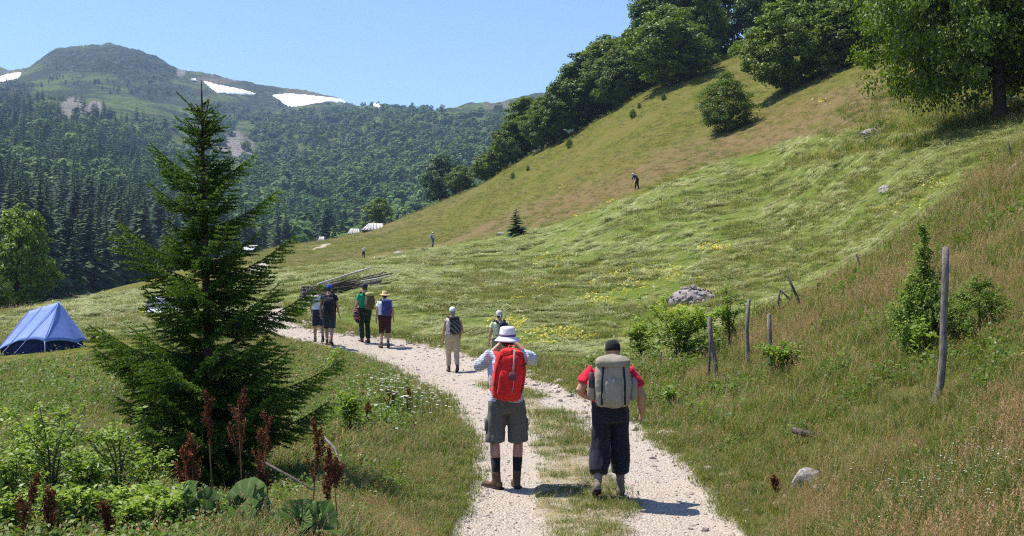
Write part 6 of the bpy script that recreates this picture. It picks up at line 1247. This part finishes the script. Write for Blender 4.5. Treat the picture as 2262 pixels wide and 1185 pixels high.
# ------------------------------------------------------------------ car
def car():
    P = Vector((cp.x + .30, cp.y + .4, hz(cp.x + .30, cp.y + .4))); o = empty('car', P, rad(28))
    paint = plain('white_car_paint', (.62, .64, .66), .3, .5, .03, 3, 0); n = NT('car_glass'); M['glass'] = n.surf((.10, .115, .13), .08, .6); rub = M['sole']; ch = plain('grey_plastic', (.06, .06, .065), .6)
    # body: front faces -y; superellipse sections along the length
    sec = [(-2.0, .30, .62, .74), (-1.9, .26, .72, .80), (-1.3, .24, .86, .84), (-.95, .24, .93, .84), (.9, .24, .95, .84), (1.7, .26, .95, .82), (1.95, .32, .90, .76)]
    def loft(secs, n=20, sup=5):
        b = MB(); V = []; a = np.linspace(0, 2 * np.pi, n, endpoint=False); ca = np.sign(np.cos(a)) * np.abs(np.cos(a)) ** (2 / sup); sa = np.sign(np.sin(a)) * np.abs(np.sin(a)) ** (2 / sup)
        for y, z0, z1, hw in secs: V.append(np.stack([ca * hw, np.full(n, y), (z0 + z1) / 2 + sa * (z1 - z0) / 2], 1))
        V = np.concatenate(V); j = np.arange(n); j2 = (j + 1) % n; Q = np.concatenate([np.stack([i * n + j, (i + 1) * n + j, (i + 1) * n + j2, i * n + j2], 1) for i in range(len(secs) - 1)]); k = len(V); V = np.concatenate([V, [V[:n].mean(0)], [V[-n:].mean(0)]]); m = len(secs) - 1
        b.add(V, np.concatenate([np.stack([np.full(n, k), j, j2], 1), np.stack([np.full(n, k + 1), m * n + j2, m * n + j], 1)]), Q); return b
    body = loft(sec).build('body', paint, o, True)
    cab = [(-.98, .90, .02), (-.38, 1.38, -.02), (-.15, 1.43, 0), (1.1, 1.44, 0), (1.55, 1.40, 0), (1.9, .92, 0)]
    def hw(z): return .80 - .13 * (z - .9) / .52
    b = MB(); V = []
    for y, z, _ in cab: V += [(-hw(z), y, z), (hw(z), y, z)]
    for y in (-.95, 1.88): V += [(-.80, y, .9), (.80, y, .9)]
    Q = [(2 * i, 2 * i + 1, 2 * i + 3, 2 * i + 2) for i in range(1, 4)]; b.add(V, None, Q); roof = b.build('roof', paint, o, True); mo = roof.modifiers.new('t', 'SOLIDIFY'); mo.thickness = .05; mo.offset = -1
    def pane(name, pts): b = MB(); b.add(pts, None, [tuple(range(len(pts)))] if len(pts) == 4 else None, 0); q = b.build(name, M['glass'], o); return q
    pane('windscreen', [(-.74, -.96, .93), (.74, -.96, .93), (.64, -.40, 1.36), (-.64, -.40, 1.36)]); pane('rear_window', [(.72, 1.88, .94), (-.72, 1.88, .94), (-.64, 1.57, 1.37), (.64, 1.57, 1.37)])
    for sx in (-1, 1):
        pane('side_window', [(sx * .795, -.80, .95), (sx * .795, .45, .95), (sx * .685, .42, 1.37), (sx * .685, -.30, 1.36)]); pane('side_window', [(sx * .795, .55, .95), (sx * .795, 1.70, .95), (sx * .685, 1.42, 1.37), (sx * .685, .52, 1.37)])
        for p0, p1 in (((sx * .80, -.98, .92), (sx * .675, -.38, 1.39)), ((sx * .80, .5, .92), (sx * .68, .47, 1.40)), ((sx * .80, 1.85, .92), (sx * .675, 1.52, 1.39))): b = MB(); b.tube([p0, p1], [.035, .032], 8); b.build('pillar', paint, o, True)
        b = MB(); b.ell((sx * .62, -1.95, .58), (.13, .06, .08), 12, 8); b.build('headlight', plain('lamp_glass', (.7, .7, .7), .15), o, True)
        b = MB(); b.ell((sx * .92, -.72, 1.0), (.10, .05, .065), 10, 6); b.build('mirror', paint, o, True)
        for yy in (-1.25, 1.25):
            w = empty('wheel', (sx * .76, yy, .30)); w.parent = o; b = MB(); b.tube([(-.09, 0, 0), (-.07, 0, 0), (.07, 0, 0), (.09, 0, 0)], [.26, .30, .30, .26], 20, ref=(0, 0, 1)); b.build('tyre', rub, w, True); b = MB(); b.tube([(-.095, 0, 0), (.095, 0, 0)], [.18, .18], 16, ref=(0, 0, 1)); b.build('rim', plain('rim_metal', (.4, .4, .42), .35, .5), w, True)
    b = MB(); b.tube([(-.70, -2.02, .42), (0, -2.07, .42), (.70, -2.02, .42)], [(.06, .09)] * 3, 10, ref=(0, 1, 0)); b.build('bumper', ch, o, True); b = MB(); b.box((-.32, -2.03, .55), (.32, -1.97, .66)); b.build('grille', ch, o)
    return tag(o, 'white parked car half hidden behind the young spruce', 'car')
car()
# ------------------------------------------------------------------ huts far up the valley
def hut(px, py, w, h, ridge, label, roofm, wallm, rot, low=.35):
    P = gpix(px, py); s = P.y / FPX; o = empty('hut', P - Vector((0, 0, .25)), rot); W_ = w * s * .5; H_ = h * s; D_ = W_ * .72; e = H_ * low
    b = MB(); b.add([(-W_ * .92, -D_ * .9, -.6), (W_ * .92, -D_ * .9, -.6), (W_ * .92, D_ * .9, -.6), (-W_ * .92, D_ * .9, -.6), (-W_ * .92, -D_ * .9, e), (W_ * .92, -D_ * .9, e), (W_ * .92, D_ * .9, e), (-W_ * .92, D_ * .9, e), (-W_ * .92 * ridge, 0, H_ * .96), (W_ * .92, 0, H_ * .96)], [(4, 7, 8), (5, 9, 6)], [(0, 1, 5, 4), (1, 2, 6, 5), (2, 3, 7, 6), (3, 0, 4, 7)]); wl = b.build('wall', wallm, o)
    b = MB(); b.box((-.35 * W_ * .4, -D_ * .9 - .03, -.4), (.35 * W_ * .4, -D_ * .9 - .005, e * .85)); b.build('door', M['wood_dark'], wl)
    rf = empty('roof'); rf.parent = o
    for sy in (-1, 1):
        nb = 7
        for i in range(nb):
            x0 = -W_ * 1.06 + 2.12 * W_ * i / nb; x1 = -W_ * 1.06 + 2.12 * W_ * (i + .94) / nb; t = random.uniform(0, .04); V = [(x0, sy * D_ * 1.1, e - .18 + t), (x1, sy * D_ * 1.1, e - .18 + t), (x1 * (1 if x1 > 0 else ridge), 0, H_ + t), (x0 * (1 if x0 > 0 else ridge), 0, H_ + t)]; V += [(a, b_, c + .06) for a, b_, c in V]
            bb = MB(); bb.add(V, None, [(0, 3, 2, 1), (4, 5, 6, 7), (0, 1, 5, 4), (1, 2, 6, 5), (2, 3, 7, 6), (3, 0, 4, 7)]); bb.build('plank', roofm, rf)
    return tag(o, label, 'hut', 'huts up the valley')
WR = plain('pale_shingle', (.46, .43, .41), .8, .2, .35, 1.2); GR = plain('silvery_boards', (.45, .46, .47), .6, .3, .35, 1.5); DW = M['wood_dark']; PWl = plain('pale_planks', (.40, .36, .30), .9)
hut(556, 560, 42, 20, 1.0, 'dark hut with silvery board roof at the left end of the far meadow', GR, DW, rad(-38), .45)
hut(709, 528, 13, 11, .5, 'tiny pale hut on the far meadow skyline', WR, PWl, rad(20))
hut(780, 516, 26, 14, .35, 'small white roofed hut left of the dark round tree', WR, PWl, rad(15), .25)
hut(822, 509, 46, 17, .3, 'larger white roofed hut under the dark round tree', WR, DW, rad(12), .2)
print('objects', round(time.time() - T0, 1))
